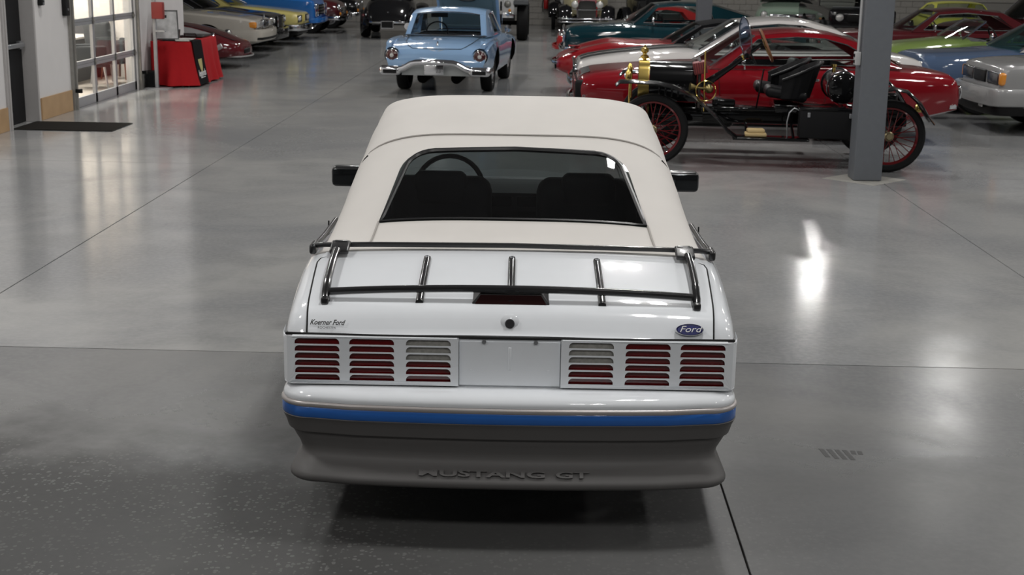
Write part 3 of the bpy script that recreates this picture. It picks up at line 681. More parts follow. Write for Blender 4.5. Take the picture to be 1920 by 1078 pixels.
# --- trim round the soft top well
tr = [(-.838, 1.52, .975), (-.846, 1.2, .965), (-.849, .95, .972), (-.840, .875, .984), (-.80, .855, .992), (-.6, .848, .998), (0, .845, 1.004)]
tr = tr + [(-x, y, z) for x, y, z in tr[-2::-1]]
obj('well_trim', tube(tr, .0125, 10, flat=.9), BTRIM, mu)
for s in (-1, 1): obj('well_corner_cap', rbox(s*.850, .90, .970, .03, .10, .045, .012), BTRIM, mu)
# --- deck rack
RACK = mat('rack_black_chrome', (.022, .022, .023), .22, .35, .5)
def bar(name, pts, rx=.014, fl=.6): return obj(name, tube(pts, rx, 10, flat=fl), RACK, mu)
for s in (-1, 1):
    x0, x1 = s*.735, s*.715
    b_ = bar('rack_end_bar', [(x0, .76, deckz(.72, .76)+.035), (s*.732, .6, deckz(.72, .6)+.036), (s*.725, .42, deckz(.72, .42)+.034), (s*.718, .31, deckz(.72, .31)+.028), (s*.716, .285, deckz(.7, .29)+.005)], .017, .8)
    obj('bracket', join(xf(rbox(0, 0, 0, .08, .10, .022, .007), (s*.725, .80, deckz(.72, .8)+.034), (radians(14), 0, 0)), rbox(s*.725, .84, 1.0, .062, .03, .03, .006)), BTRIM, b_)
    obj('foot', rbox(s*.717, .285, deckz(.7, .285)+.01, .03, .05, .03, .008), BTRIM, b_)
bar('rack_cross_bar', [(.70*q, .30-.02*(1-q*q), deckz(.7*q, .30)+.036+.012*(1-q*q)) for q in [k/10 for k in range(-10, 11)]], .0165, .9)
for x in (-.352, 0, .352):
    sl = obj('rack_slat', loft([[(x+a*.0155, y, deckz(x, y)+h) for a, h in ((-1, .004), (-.8, .014), (-.35, .017), (.35, .017), (.8, .014), (1, .004))] for y in (.265, .28, .4, .55, .70, .725)]), RACK, mu, smooth=50)
    obj('slat_screw', cyl((x, .71, deckz(x, .71)+.016), (x, .71, deckz(x, .71)+.021), .007, n=10), CHROME, sl)
BRK = mat('brake_light_dark', (.016, .002, .002), .5, 0, 0., .06)
bl = obj('third_brake_light', loft([[(-.15, .262, deckz(0, .262)), (.15, .262, deckz(0, .262)), (.15, .40, deckz(0, .4)), (-.15, .40, deckz(0, .4))],
     [(-.148, .262, deckz(0, .262)+.006), (.148, .262, deckz(0, .262)+.006), (.148, .4, deckz(0, .4)+.004), (-.148, .4, deckz(0, .4)+.004)],
     [(-.118, .285, .932), (.118, .285, .932), (.11, .38, .938), (-.11, .38, .938)]]), BTRIM, mu, smooth=None, bevel=.004)
obj('brake_lens', loft([[(-.138, .2595, .895), (.138, .2595, .895), (.124, .27, .898), (-.124, .27, .898)], [(-.116, .2765, .927), (.116, .2765, .927), (.106, .284, .925), (-.106, .284, .925)]]), BRK, bl, smooth=None)
# --- lock, badge, dealer lettering
yl = .193
lk = obj('trunk_lock', lathe([(.001, -.008), (.017, -.008), (.019, -.004), (.019, .006), (.022, .006)], 20, 'y'), DCHROME, mu, (-.002, .186, .838))
obj('lock_dish', lathe([(.019, -.003), (.030, .002), (.036, .010)], 24, 'y'), WPAINT, lk)
BADGE = mat('badge_blue', (.008, .012, .13), .3, coat=.2, spec=.2)
bg = obj('badge', xf(lathe([(.001, .006), (.9, .006), (1.0, 0)], 32, 'z'), (.681, .1815, .826), (radians(64), 0, radians(1)), (.052, .022, 1)), BADGE, mu)
obj('badge_ring', xf(lathe([(.93, .005), (1.0, .009), (1.05, .003), (1.05, -.004)], 32, 'z'), (.681, .1815, .826), (radians(64), 0, radians(1)), (.052, .022, 1)), CHROME, bg)
text('badge_script', 'Ford', .034, PRINTW, bg, (.681, .1735, .8305), (radians(64), 0, radians(1)), .0006, .35, sx=1.25)
LETT = mat('letter_black', (.02, .02, .02), .5)
text('dealer_script', 'Koerner Ford', .028, LETT, mu, (-.696, .1735, .833), (radians(62), 0, radians(-1)), .0005, .4, sx=.82, bold=.0006)
text('dealer_town', 'ROCHESTER', .0125, LETT, mu, (-.696, .1675, .814), (radians(66), 0, radians(-1)), .0005, 0, sx=1.0)
# --- mirrors, windshield, interior
for s in (-1, 1):
    mi = obj('door_mirror', xf(rbox(0, 0, 0, .20, .10, .115, .028), (s*.925, 2.76, .99)), BTRIM, mu)
    obj('mirror_glass', rbox(s*.93, 2.706, .99, .17, .006, .088, .015), mat('mirror_face', (.06, .065, .07), .05, .9), mi)
    obj('mirror_base', rbox(s*.83, 2.80, .945, .08, .08, .05, .015), BTRIM, mi)
    obj('side_window', grid([[(s*lin([(0, .83), (1, .80), (2, .70)])(2*q), y+ (0 if q < 1 else 0), .95+q*(tbz(y)+.10-.95)) for y in (1.55, 1.9, 2.3, 2.6)] for q in (0, .5, 1)]), DGLASS, mu)
ws0, ws1 = 3.08, 2.66
obj('windshield', grid([[(lin([(0, .72), (1, .60)])(q)*t, ws0+(ws1-ws0)*q+.12*(1-t*t)*(1-q*.5), .925+q*(.50)+.03*q*(1-t*t)) for t in [k/6 for k in range(-6, 7)]] for q in (0, .33, .66, 1)]), GLASS, mu)
for s in (-1, 1): obj('windshield_pillar', tube([(s*.75, 3.08, .92), (s*.69, 2.86, 1.19), (s*.62, 2.68, 1.38)], .026, 8), BTRIM, mu)
obj('windshield_header', tube([(-.60, 2.68, 1.37), (-.3, 2.72, 1.40), (.3, 2.72, 1.40), (.60, 2.68, 1.37)], .022, 8), BTRIM, mu)
LEATH = mat('dark_leather', (.03, .03, .032), .55)
GREYI = mat('dash_grey', (.055, .055, .058), .7)
da = obj('dashboard', loft([[(x, 2.98, .62), (x, 2.90, .66), (x, 2.78, .80), (x, 2.80, .90), (x, 2.9, .93), (x, 3.12, .93), (x, 3.12, .62)] for x in (-.69, -.3, 0, .3, .69)]), GREYI, mu, smooth=50)
for s in (-1, 1):
    for c in (-.46, -.12): obj('air_vent', rbox(s*.085, 2.785, .855, .14, .012, .06, .006), BLACK, da)
for s in (-1, 1):
    se = obj('front_seat', join(rbox(s*.36, 2.25, .50, .50, .55, .16, .06)), LEATH, mu)
    obj('seat_back', xf(rbox(0, 0, .32, .50, .15, .66, .07), (s*.36, 2.02, .52), (radians(18), 0, 0)), LEATH, se)
    obj('head_rest', xf(rbox(0, 0, 0, .26, .09, .17, .04), (s*.36, 1.80, 1.09), (radians(14), 0, 0)), LEATH, se)
obj('rear_seat', join(xf(rbox(0, 0, .2, 1.2, .14, .44, .06), (0, 1.42, .52), (radians(20), 0, 0)), rbox(0, 1.6, .48, 1.2, .4, .14, .05)), LEATH, mu)
sw = obj('steering_wheel', xf(tube([(.185*cos(a), .185*sin(a), 0) for a in [2*pi*k/28 for k in range(28)]], .014, 8, closed=True), (-.36, 2.62, .95), (radians(68), 0, 0)), BLACK, mu)
obj('wheel_spoke', xf(join(rbox(0, 0, 0, .34, .03, .016, .006), rbox(0, -.08, 0, .03, .16, .016, .006), rbox(0, 0, -.01, .12, .10, .03, .01)), (-.36, 2.62, .95), (radians(68), 0, 0)), BLACK, sw)
obj('column', cyl((-.36, 2.64, .94), (-.36, 2.85, .85), .04), BLACK, sw)
obj('rear_view_mirror', rbox(0, 2.72, 1.36, .24, .03, .06, .012), BLACK, mu)
# ================================================================ generic cars: local x runs forward, nose at x = 0, tail at x = -L
SEC = {
 'slab': [(.0, 0), (.80, 0), (.93, .07), (.985, .28), (1, .52), (.995, .70), (.97, .84), (.90, .94), (.72, .985), (.45, 1.0), (.2, 1.005)],
 'round': [(.0, 0), (.75, 0), (.90, .08), (.97, .25), (1, .45), (.98, .64), (.92, .80), (.80, .91), (.60, .97), (.38, .995), (.18, 1.0)],
 'box': [(.0, 0), (.85, 0), (.96, .05), (.99, .3), (1, .6), (.998, .82), (.985, .92), (.94, .975), (.75, .995), (.45, 1.0), (.2, 1.0)],
 'hump': [(.0, 0), (.75, 0), (.90, .08), (.97, .25), (1, .48), (.985, .72), (.93, .92), (.80, 1.0), (.62, .985), (.40, .93), (.2, .915)],
 'fin': [(.0, 0), (.78, 0), (.90, .08), (.95, .28), (.965, .5), (.985, .72), (1.0, .93), (.97, .97), (.80, .93), (.5, .985), (.2, 1.0)],
}
def gh_panels(t, L, g, paintm, body_top, glassm):
    """greenhouse: pillars and roof as solid panels with real openings, glass panes in them"""
    cs, cz = g['cowl']; hs, hz = g['header']; rs, rz = g['rtop']; bs, bz = g['rbase']; wb_, wr = g['wb'], g['wr']
    zb = (cz+bz)/2; roof = g.get('roof', []); bow = g.get('bow', .14); rbow = g.get('rbow', .10)
    zmax = max([hz, rz]+[z for s, z in roof])
    def hw(s, z):
        q = max(0, min(1.05, (z-zb)/(zmax-zb))); taper = 1-.06*max(0, (s-rs)/max(.3, bs-rs))*g.get('tuck', 1); return (wb_+(wr-wb_)*q**1.15)*taper
    rp = g.get('roofmat', paintm)
    if g.get('open'):
        hgrid = [[(-(cs+(hs-cs)*v-bow*(1-.65*v)*(1-q*q)), (hw(cs, cz)*(1-v)+hw(hs, hz)*v-.02)*q, cz+(hz-cz)*v) for q in [j/8 for j in range(-8, 9)]] for v in (0, .25, .5, .75, 1)]
        obj('windshield', grid(hgrid), glassm, t, smooth=50)
        obj('windshield_frame', tube([hgrid[k][0] for k in range(5)]+hgrid[4]+[hgrid[k][16] for k in (4, 3, 2, 1, 0)], .02, 8), CHROME, t); return
    # roof skin
    rl = [(hs, hz)]+roof+[(rs, rz)]; f = pchip(rl); ss = [hs+(rs-hs)*k/10 for k in range(11)]; cr = g.get('crown', .035)
    obj('roof', grid([[(-(s-(bow*.35 if k == 0 else 0)*(1-q*q)), hw(s, f(s))*q, f(s)+cr*(1-abs(q)**2.6)) for q in [j/8 for j in range(-8, 9)]] for k, s in enumerate(ss)]), rp, t, smooth=50, solid=.018)
    def pane(name, a, b_, bowa, bowb, inset=.0, crb=0.):
        (s0, z0), (s1, z1) = a, b_
        return grid([[(-(s0+(s1-s0)*v + (bowa*(1-v)+bowb*v)*(1-q*q)), (hw(s0, z0)*(1-v)+hw(s1, z1)*v-inset)*q, z0+(z1-z0)*v+crb*v*(1-abs(q)**2.6)) for q in [j/8 for j in range(-8, 9)]] for v in (0, .25, .5, .75, 1)])
    if not g.get('nows'): obj('windshield', pane('w', (cs, cz), (hs, hz), -bow, -bow*.35, .02, cr), glassm, t, smooth=50)
    if not g.get('noback'): obj('rear_window', pane('r', (bs, bz), (rs, rz), rbow, .02, g.get('rinset', .10), cr), g.get('backglass', glassm), t, smooth=50)
    trim = g.get('trim', CHROME)
    # side frames
    outer = [(cs, cz-.03), (hs, hz)] + roof + [(rs, rz), (bs, bz-.03)]
    mid = [(bs+(cs-bs)*k/6, bz-.03+(cz-bz)*k/6) for k in range(1, 6)]
    for sg in (-1, 1):
        fn = lambda s, z, sg=sg: (-s, sg*hw(s, z), z)
        obj('side_frame', tess_solid(outer+mid, g['dlo'], fn, (0, -sg*.025, 0)), g.get('sidemat', rp), t, smooth=50)
        for h in g['dlo']:
            obj('side_window', tess(h, [], lambda s, z, sg=sg: (-s, sg*(hw(s, z)-.006), z)), glassm, t, smooth=None)
            if trim: obj('window_trim', tube([(-s, sg*(hw(s, z)+.004), z) for s, z in h], .008, 6, closed=True), trim, t)
        if trim and not g.get('nows'): obj('pillar_trim', tube([(-cs, sg*hw(cs, cz), cz), (-hs, sg*hw(hs, hz), hz)], .017, 6), trim, t)
        if g.get('rinset', .1) > .02 and not g.get('noback'):      # sail panels beside the rear window
            i = g.get('rinset', .10)
            obj('sail_panel', grid([[(-(bs+(rs-bs)*v+(rbow*(1-v)+.02*v)*(1-q*q)), sg*((hw(bs, bz)*(1-v)+hw(rs, rz)*v-.014)*1.0*(q if q == 1 else 1)-(0 if q == 1 else i-.009)), bz+(rz-bz)*v+cr*v*(1-q**2.6)) for q in (.85, 1)] for v in (0, .25, .5, .75, 1)]), rp, t, smooth=50)
    if g.get('rgasket', 1) and not g.get('noback'):
        i = g.get('rinset', .1); P = [(-(bs+rbow*(1-q*q)), (hw(bs, bz)-i)*q, bz) for q in [j/6 for j in range(-6, 7)]] + [(-(rs+.02*(1-q*q)), (hw(rs, rz)-i)*q, rz+cr*(1-abs(q)**2.6)) for q in [j/6 for j in range(6, -7, -1)]]
        obj('rear_window_trim', tube(P, .011, 6, closed=True), trim or BTRIM, t)
def car(name, label, loc, head, L, paintm, top, plan, bot, wheels, gh=None, sec='slab', cabin=None, glassm=None, cat='car', nst=44, seats=True, extra_sec=None, seatm=None):
    """wheels: (s_front, s_rear, radius, width, half track, rim material, style)"""
    t = thing(name, label, cat, loc, radians(head))
    ft, fp, fb = pchip(top), pchip(plan), lin(bot); S = SEC[sec]
    keys = sorted(set([round(L*k/nst, 3) for k in range(nst+1)] + [p[0] for p in top] + [.01, .03, .06, L-.06, L-.03, L-.01]))
    rings = []
    for s in keys:
        w_, zt, zb = fp(s), ft(s), fb(s); sc_ = S
        if extra_sec and s >= extra_sec[0]:
            q = min(1, (s-extra_sec[0])/extra_sec[1]); sc_ = [(a[0]*(1-q)+b_[0]*q, a[1]*(1-q)+b_[1]*q) for a, b_ in zip(S, SEC[extra_sec[2]])]
        half = [(w_*a, zb+(zt-zb)*h) for a, h in sc_] + [(0, zb+(zt-zb)*(sc_[-1][1]+.002))]
        rings.append([(-s, y, z) for y, z in half] + [(-s, -y, z) for y, z in half[-2:0:-1]])
    b = obj('body', loft(rings), [paintm], t, smooth=42)
    sf, sr, r, ww, tr, rim, style = wheels
    cuts = [(cyl((-s, sg*(tr-.16), r), (-s, sg*1.3, r), r*1.16, n=36), UNDER) for s in (sf, sr) for sg in (-1, 1)]
    if cabin: s0, s1, hw_, z0 = cabin; cuts.append((box(-(s0+s1)/2, 0, z0+.6, s1-s0, 2*hw_, 1.2), INTER))
    cut(b, cuts)
    for s in (sf, sr):
        for sg in (-1, 1): wheel(t, -s, sg*tr, r, ww, rim, style)
    obj('underfloor', box(-L/2, 0, min(p[1] for p in bot)+.08, L*.8, 2*(tr-ww), .08), UNDER, t, smooth=None)
    if gh: gh_panels(t, L, gh, paintm, ft, glassm or GLASS)
    if cabin and seats:
        s0, s1, hw_, z0 = cabin; zt = ft((s0+s1)/2); sm = seatm or LEATH
        for sg in (-1, 1):
            se = obj('seat', rbox(-(s0*.5+s1*.5)+.05, sg*hw_*.5, z0+.16, .52, hw_*.82, .2, .06), sm, t)
            obj('seat_back', xf(rbox(0, 0, (zt+.04-z0-.2)/2, .15, hw_*.8, zt+.04-z0-.2, .06), (-(s0*.45+s1*.55)-.16, sg*hw_*.5, z0+.2), (0, radians(-14), 0)), sm, se)
        obj('dashboard', rbox(-s0-.16, 0, zt-.12, .3, hw_*1.9, .2, .06), GREYI, t)
        sw = obj('steering_wheel', xf(tube([(.19*cos(a), .19*sin(a), 0) for a in [2*pi*k/24 for k in range(24)]], .013, 6, closed=True), (-s0-.48, hw_*.5, zt+.02), (0, radians(-62), 0)), BLACK, t)
        obj('spoke', xf(rbox(0, 0, 0, .03, .36, .015, .005), (-s0-.48, hw_*.5, zt+.02), (0, radians(-62), 0)), BLACK, sw)
        obj('column', cyl((-s0-.47, hw_*.5, zt+.01), (-s0-.2, hw_*.5, zt-.12), .025, n=8), BLACK, sw)
    t['L'] = L; t['ft'] = 0
    return t, ft, fp
def ubar(x0, hw_, z, h, d, wrap, curve=.06, rear=False, r=None, rise=0., n=10):
    """a bumper bar bent round a nose (or tail); rounded section h tall, d deep"""
    sg = -1 if not rear else 1; P = []
    rc = min(.16, wrap*.8)
    half = [(x0+sg*wrap, hw_), (x0+sg*(rc+.02), hw_)] + [(x0+sg*rc*(1-sin(radians(a))), hw_-rc+rc*cos(radians(a))) for a in (30, 60, 90)] + [(x0-sg*curve*(1-(q)**2), (hw_-rc)*q) for q in (.75, .5, .25)]
    pts = [(x, y) for x, y in half] + [(x0-sg*curve, 0)] + [(x, -y) for x, y in half[::-1]]
    P = [Vector((x, y, z+rise*(1-min(1, abs(y)/hw_*1.3)**2))) for x, y in pts]; rings = []
    for i, p in enumerate(P):
        a, c = P[max(0, i-1)], P[min(len(P)-1, i+1)]; tn = (c-a); tn.z = 0; tn.normalize(); nr = Vector((tn.y, -tn.x, 0))
        rings.append([tuple(p+nr*d/2*(abs(cos(k))**.6*(1 if cos(k) > 0 else -1))+Vector((0, 0, h/2*(abs(sin(k))**.6*(1 if sin(k) > 0 else -1))))) for k in [2*pi*j/n+.3 for j in range(n)]])
    return loft(rings)
def headlamp(t, x, y, z, r, yaw=0., lens=None, ring=None, rear=False):
    f = -1 if rear else 1
    o = obj('tail_lamp' if rear else 'headlamp', xf(lathe([(r*1.16, -.05), (r*1.18, 0), (r*1.1, .014), (r*1.0, .008)], 24, 'x'), (x, y, z), (0, 0, (pi if rear else 0)+yaw)), ring or CHROME, t)
    obj('lens', xf(lathe([(r*1.01, .004), (r*.8, .016), (r*.4, .026), (.001, .03)], 24, 'x'), (x, y, z), (0, 0, (pi if rear else 0)+yaw)), lens or LENS, o); return o
def mirror(t, s, y, z, m=None, sg=1):
    o = obj('door_mirror', xf(lathe([(.001, -.03), (.05, -.025), (.062, 0), (.062, .008), (.001, .01)], 20, 'x'), (-s, y, z), (0, 0, pi)), m or CHROME, t); obj('stem', cyl((-s, y, z), (-s-.02, y-.04*(1 if y > 0 else -1), z-.09), .01, n=6), m or CHROME, o)
BAG = mat('seat_vinyl', (.03, .03, .033), .5)

# ---------------------------------------------------------------- red coupe with the hidden-headlight grille (right row, first)
RED1 = paint('red_paint', (.19, .005, .010)); GRB = mat('grille_black', (.005, .005, .0055), .5, spec=.2)
t, ft, fp = car('muscle_car', 'dark red two door coupe parked behind the black speedster', (.40, 18.02, 0), 180, 4.72, RED1,
    [(0, .72), (.05, .77), (.25, .83), (.8, .885), (1.5, .93), (2.0, .935), (3.2, .94), (3.7, .95), (4.2, .92), (4.6, .88), (4.70, .80), (4.72, .74)],
    [(0, .80), (.06, .86), (.4, .90), (.9, .925), (2.3, .92), (3.4, .935), (4.2, .90), (4.66, .84), (4.72, .80)],
    [(0, .44), (.3, .34), (.8, .24), (4.0, .25), (4.72, .42)], (.95, 3.69, .335, .22, .76, STEEL, 'spoke'),
    dict(cowl=(1.62, .93), header=(2.18, 1.30), roof=[(2.7, 1.345), (3.1, 1.325)], rtop=(3.45, 1.24), rbase=(4.0, .97), wb=.83, wr=.60, rinset=.14,
         dlo=[[(1.86, .955), (2.22, 1.255), (2.7, 1.29), (3.05, 1.275), (3.32, 1.21), (3.55, 1.08), (3.72, .975), (3.0, .955), (2.4, .95)]]), cabin=(1.75, 3.4, .66, .45))
obj('grille', rbox(.004, 0, .585, .05, 1.30, .215, .02), GRB, t)
obj('grille_frame', tube([(.03, y, z) for y, z in rrect(1.34, .24, .03, 3, 0, .585)], .012, 6, closed=True), RED1, t)
for sg in (-1, 1):
    o = obj('headlamp_door', rbox(-.02, sg*.745, .585, .10, .17, .235, .03), GRB, t)
    obj('nose_cap', rbox(-.06, sg*.80, .60, .20, .08, .27, .04), GRB, o)
    headlamp(t, -.02, sg*.5, .47, .04, lens=AMBER)
text('emblem_letters', 'RS', .09, CHROME, t, (-.10, .858, .52), (pi/2, 0, pi), .002, 0)
obj('hood_stripe', grid([[(-s, y, ft(s)+.004) for y in (-.46, -.23, 0, .23, .46)] for s in (.02, .06, .1, .16)]), GRB, t)
obj('front_bumper', ubar(.06, .84, .44, .10, .05, .45, .05), CHROME, t); obj('front_valance', rbox(-.10, 0, .33, .2, 1.5, .14, .04), RED1, t)
obj('rear_bumper', ubar(-4.71, .80, .50, .10, .05, .1, .04, rear=True), CHROME, t)
for sg in (-1, 1):
    tl = obj('tail_lamp', rbox(-4.71, sg*.58, .66, .04, .42, .11, .02), REDLENS, t); obj('bezel', tube([(-4.735, sg*.58+y, z) for y, z in rrect(.45, .14, .02, 3, 0, .66)], .01, 6, closed=True), CHROME, tl)
    obj('door_gap', tube([(-1.72, sg*(fp(1.72)-.002), .9), (-1.75, sg*(fp(1.75)+.001), .6), (-1.72, sg*(fp(1.72)-.02), .3)], .004, 6), GAP, t)
    obj('door_gap', tube([(-3.05, sg*(fp(3.05)-.006), .9), (-3.05, sg*(fp(3.05)+.001), .6), (-2.98, sg*(fp(3.0)-.02), .3)], .004, 6), GAP, t)
    obj('door_handle', rbox(-2.88, sg*(fp(2.88)+.01), .79, .16, .02, .03, .008), CHROME, t)
mirror(t, 2.02, .98, 1.0)
REDP = mat('sticker_red', (.5, .06, .05), .5)
wc = obj('window_card', xf(box(0, 0, 0, .004, .22, .3), (-2.18, .3, 1.05), (0, radians(-55), 0)), mat('card_white', (.6, .6, .58), .5), t, smooth=None); obj('card_stripe', xf(box(.003, 0, .06, .003, .2, .14), (-2.18, .3, 1.05), (0, radians(-55), 0)), REDP, wc, smooth=None)

# ---------------------------------------------------------------- white coupe with black hood stripes
WH2 = paint('white_paint_two', (.62, .60, .585)); STB = mat('stripe_black', (.006, .006, .007), .6, spec=.1)
t, ft, fp = car('muscle_car', 'white coupe with twin black hood stripes beside the dark red coupe', (.43, 20.85, 0), 180, 5.0, WH2,
    [(0, .66), (.05, .74), (.2, .80), (.8, .89), (1.6, .955), (2.2, .95), (3.4, .96), (4.2, .96), (4.75, .91), (4.95, .85), (5.0, .75)],
    [(0, .82), (.08, .88), (.5, .92), (1.2, .94), (3.6, .945), (4.6, .91), (5.0, .84)],
    [(0, .42), (.3, .32), (.9, .25), (4.2, .26), (5.0, .42)], (1.0, 3.85, .34, .23, .77, STEEL, 'spoke'),
    dict(cowl=(1.75, .95), header=(2.38, 1.325), roof=[(2.9, 1.375), (3.3, 1.36)], rtop=(3.75, 1.25), rbase=(4.35, .98), wb=.85, wr=.62, rinset=.16,
         dlo=[[(2.0, .975), (2.42, 1.285), (2.9, 1.325), (3.25, 1.31), (3.55, 1.235), (3.8, 1.07), (3.86, .985), (3.0, .97)]]), cabin=(1.9, 3.6, .68, .45))
for sg in (-1, 1):
    obj('hood_stripe', grid([[(-s, y, ft(s)-.02*(abs(y)/.9)**3+.011) for y in (sg*.13, sg*.26, sg*.39)] for s in (.07, .12, .2, .4, .7, 1.0, 1.3, 1.6, 1.72)]), STB, t, smooth=50)
    headlamp(t, -.01, sg*.70, .60, .085); headlamp(t, -.01, sg*.50, .60, .085); mirror(t, 2.2, sg*.99, 1.02)
    obj('door_gap', tube([(-1.9, sg*(fp(1.9)+.001), .92), (-1.92, sg*(fp(1.9)+.001), .6), (-1.88, sg*(fp(1.9)-.02), .3)], .004, 6), GAP, t)
    tl = obj('tail_lamp', rbox(-5.0, sg*.6, .64, .04, .3, .12, .02), REDLENS, t); obj('bezel', tube([(-5.02, sg*.6+y, z) for y, z in rrect(.33, .15, .02, 3, 0, .64)], .01, 6, closed=True), CHROME, tl)
obj('grille', rbox(.0, 0, .585, .05, .80, .17, .02), GRB, t); obj('hood_lip', rbox(.012, 0, .70, .05, 1.62, .03, .012), CHROME, t)
obj('front_bumper', ubar(.05, .87, .46, .11, .05, .4, .05), CHROME, t); obj('rear_bumper', ubar(-4.98, .86, .50, .11, .05, .4, .03, rear=True), CHROME, t)
obj('wiper_arm', tube([(-1.68, .5, .975), (-1.74, .2, 1.0), (-1.73, -.1, 1.0)], .012, 6), GREYI, t)
wc = obj('window_card', xf(box(0, 0, 0, .004, .22, .3), (-2.32, .3, 1.07), (0, radians(-57), 0)), MATS['card_white'], t, smooth=None); obj('card_stripe', xf(box(.003, 0, .06, .003, .2, .14), (-2.32, .3, 1.07), (0, radians(-57), 0)), REDP, wc, smooth=None)

# ---------------------------------------------------------------- red low sports car with black soft top
RED2 = paint('red_paint_two', (.29, .009, .014))
t, ft, fp = car('sports_car', 'bright red sports car with humped fenders and black top', (.17, 23.6, 0), 180, 4.64, RED2,
    [(0, .56), (.04, .60), (.25, .70), (.55, .80), (.95, .875), (1.4, .86), (1.85, .87), (2.6, .86), (3.3, .90), (3.8, .89), (4.4, .82), (4.6, .75), (4.64, .68)],
    [(0, .62), (.06, .74), (.35, .86), (.9, .91), (1.7, .86), (2.4, .83), (3.3, .90), (4.2, .87), (4.6, .76), (4.64, .72)],
    [(0, .40), (.3, .30), (.9, .2), (3.8, .22), (4.64, .4)], (.95, 3.44, .335, .21, .74, STEEL, 'spoke'),
    dict(cowl=(1.88, .875), header=(2.36, 1.16), roof=[(2.75, 1.215), (3.0, 1.2)], rtop=(3.2, 1.14), rbase=(3.5, .90), wb=.72, wr=.56, roofmat=BLKC, rinset=.14, tuck=.6,
         dlo=[[(2.08, .90), (2.40, 1.12), (2.75, 1.165), (2.98, 1.14), (3.1, 1.05), (3.1, .905)]]), sec='hump', cabin=(1.98, 3.1, .6, .4))
obj('front_bumper', ubar(.035, .66, .52, .05, .04, .30, .05), CHROME, t)
for sg in (-1, 1):
    obj('headlamp_lid', rbox(-.34, sg*.56, ft(.34)+.002, .26, .3, .012, .004), RED2, t); tl = headlamp(t, -4.63, sg*.45, .62, .07, rear=True, lens=REDLENS)
    obj('rear_bumper', rbox(-4.62, sg*.5, .5, .06, .5, .06, .02), CHROME, t); mirror(t, 2.2, sg*.9, .95)
obj('grille', rbox(.01, 0, .45, .04, .8, .09, .02), GRB, t)

# ---------------------------------------------------------------- teal fastback
TEAL = paint('teal_paint', (.003, .028, .038))
t, ft, fp = car('fastback_car', 'dark teal fastback coupe with chrome nose behind the column', (.36, 28.35, 0), 180, 4.75, TEAL,
    [(0, .80), (.03, .86), (.2, .91), (.7, .955), (1.35, .99), (2.0, .955), (3.3, .96), (4.0, .98), (4.5, .94), (4.72, .86), (4.75, .78)],
    [(0, .78), (.06, .84), (.5, .88), (1.4, .89), (3.4, .89), (4.4, .85), (4.75, .78)],
    [(0, .44), (.3, .34), (.9, .26), (4.0, .27), (4.75, .44)], (.85, 3.6, .33, .2, .73, STEEL, 'cap'),
    dict(cowl=(1.34, .985), header=(1.78, 1.33), roof=[(2.2, 1.37), (2.6, 1.365)], rtop=(3.0, 1.32), rbase=(4.2, .99), wb=.80, wr=.60, rinset=.12,
         dlo=[[(1.54, 1.0), (1.82, 1.29), (2.2, 1.325), (2.6, 1.315), (2.85, 1.26), (2.95, 1.0), (2.2, .99)]]), cabin=(1.5, 3.0, .64, .48))
obj('nose_trim', tube([(.012, y, z) for y, z in rrect(1.52, .40, .08, 4, 0, .66)], .022, 8, closed=True), CHROME, t); obj('grille', rbox(0, 0, .63, .04, 1.0, .2, .02), GRB, t)
for sg in (-1, 1):
    headlamp(t, .01, sg*.62, .66, .09); mirror(t, 1.72, sg*.93, 1.06); obj('side_moulding', tube([(-.12, sg*(fp(.12)+.004), .72), (-2, sg*(fp(2)+.004), .70), (-4.5, sg*(fp(4.5)+.004), .72)], .009, 6), CHROME, t)
obj('front_bumper', ubar(.05, .83, .46, .1, .05, .4, .04), CHROME, t); obj('rear_bumper', ubar(-4.74, .82, .50, .1, .05, .35, .03, rear=True), CHROME, t)

# ---------------------------------------------------------------- red car beyond the teal one
RED3 = paint('red_paint_three', (.38, .02, .02))
t, ft, fp = car('sports_coupe', 'light red rounded coupe half hidden beyond the teal fastback', (.22, 31.3, 0), 180, 4.3, RED3,
    [(0, .50), (.04, .58), (.25, .66), (.8, .76), (1.4, .82), (2.4, .84), (3.2, .86), (3.9, .8), (4.25, .7), (4.3, .62)],
    [(0, .60), (.08, .72), (.5, .82), (3.4, .85), (4.1, .78), (4.3, .68)],
    [(0, .26), (.4, .22), (3.6, .22), (4.3, .36)], (.8, 3.1, .31, .2, .70, STEEL, 'spoke'),
    dict(cowl=(1.45, .81), header=(2.0, 1.15), roof=[(2.4, 1.195)], rtop=(2.8, 1.16), rbase=(3.7, .84), wb=.72, wr=.54, trim=None,
         dlo=[[(1.7, .84), (2.05, 1.11), (2.4, 1.15), (2.75, 1.1), (2.95, .86), (2.3, .84)]]), sec='round', cabin=(1.6, 2.8, .58, .38))
obj('front_bumper', ubar(.03, .62, .30, .1, .04, .3, .06), RED3, t)
for sg in (-1, 1): headlamp(t, -.08, sg*.56, .55, .075, sg*.3); headlamp(t, -4.29, sg*.45, .58, .06, rear=True, lens=REDLENS)
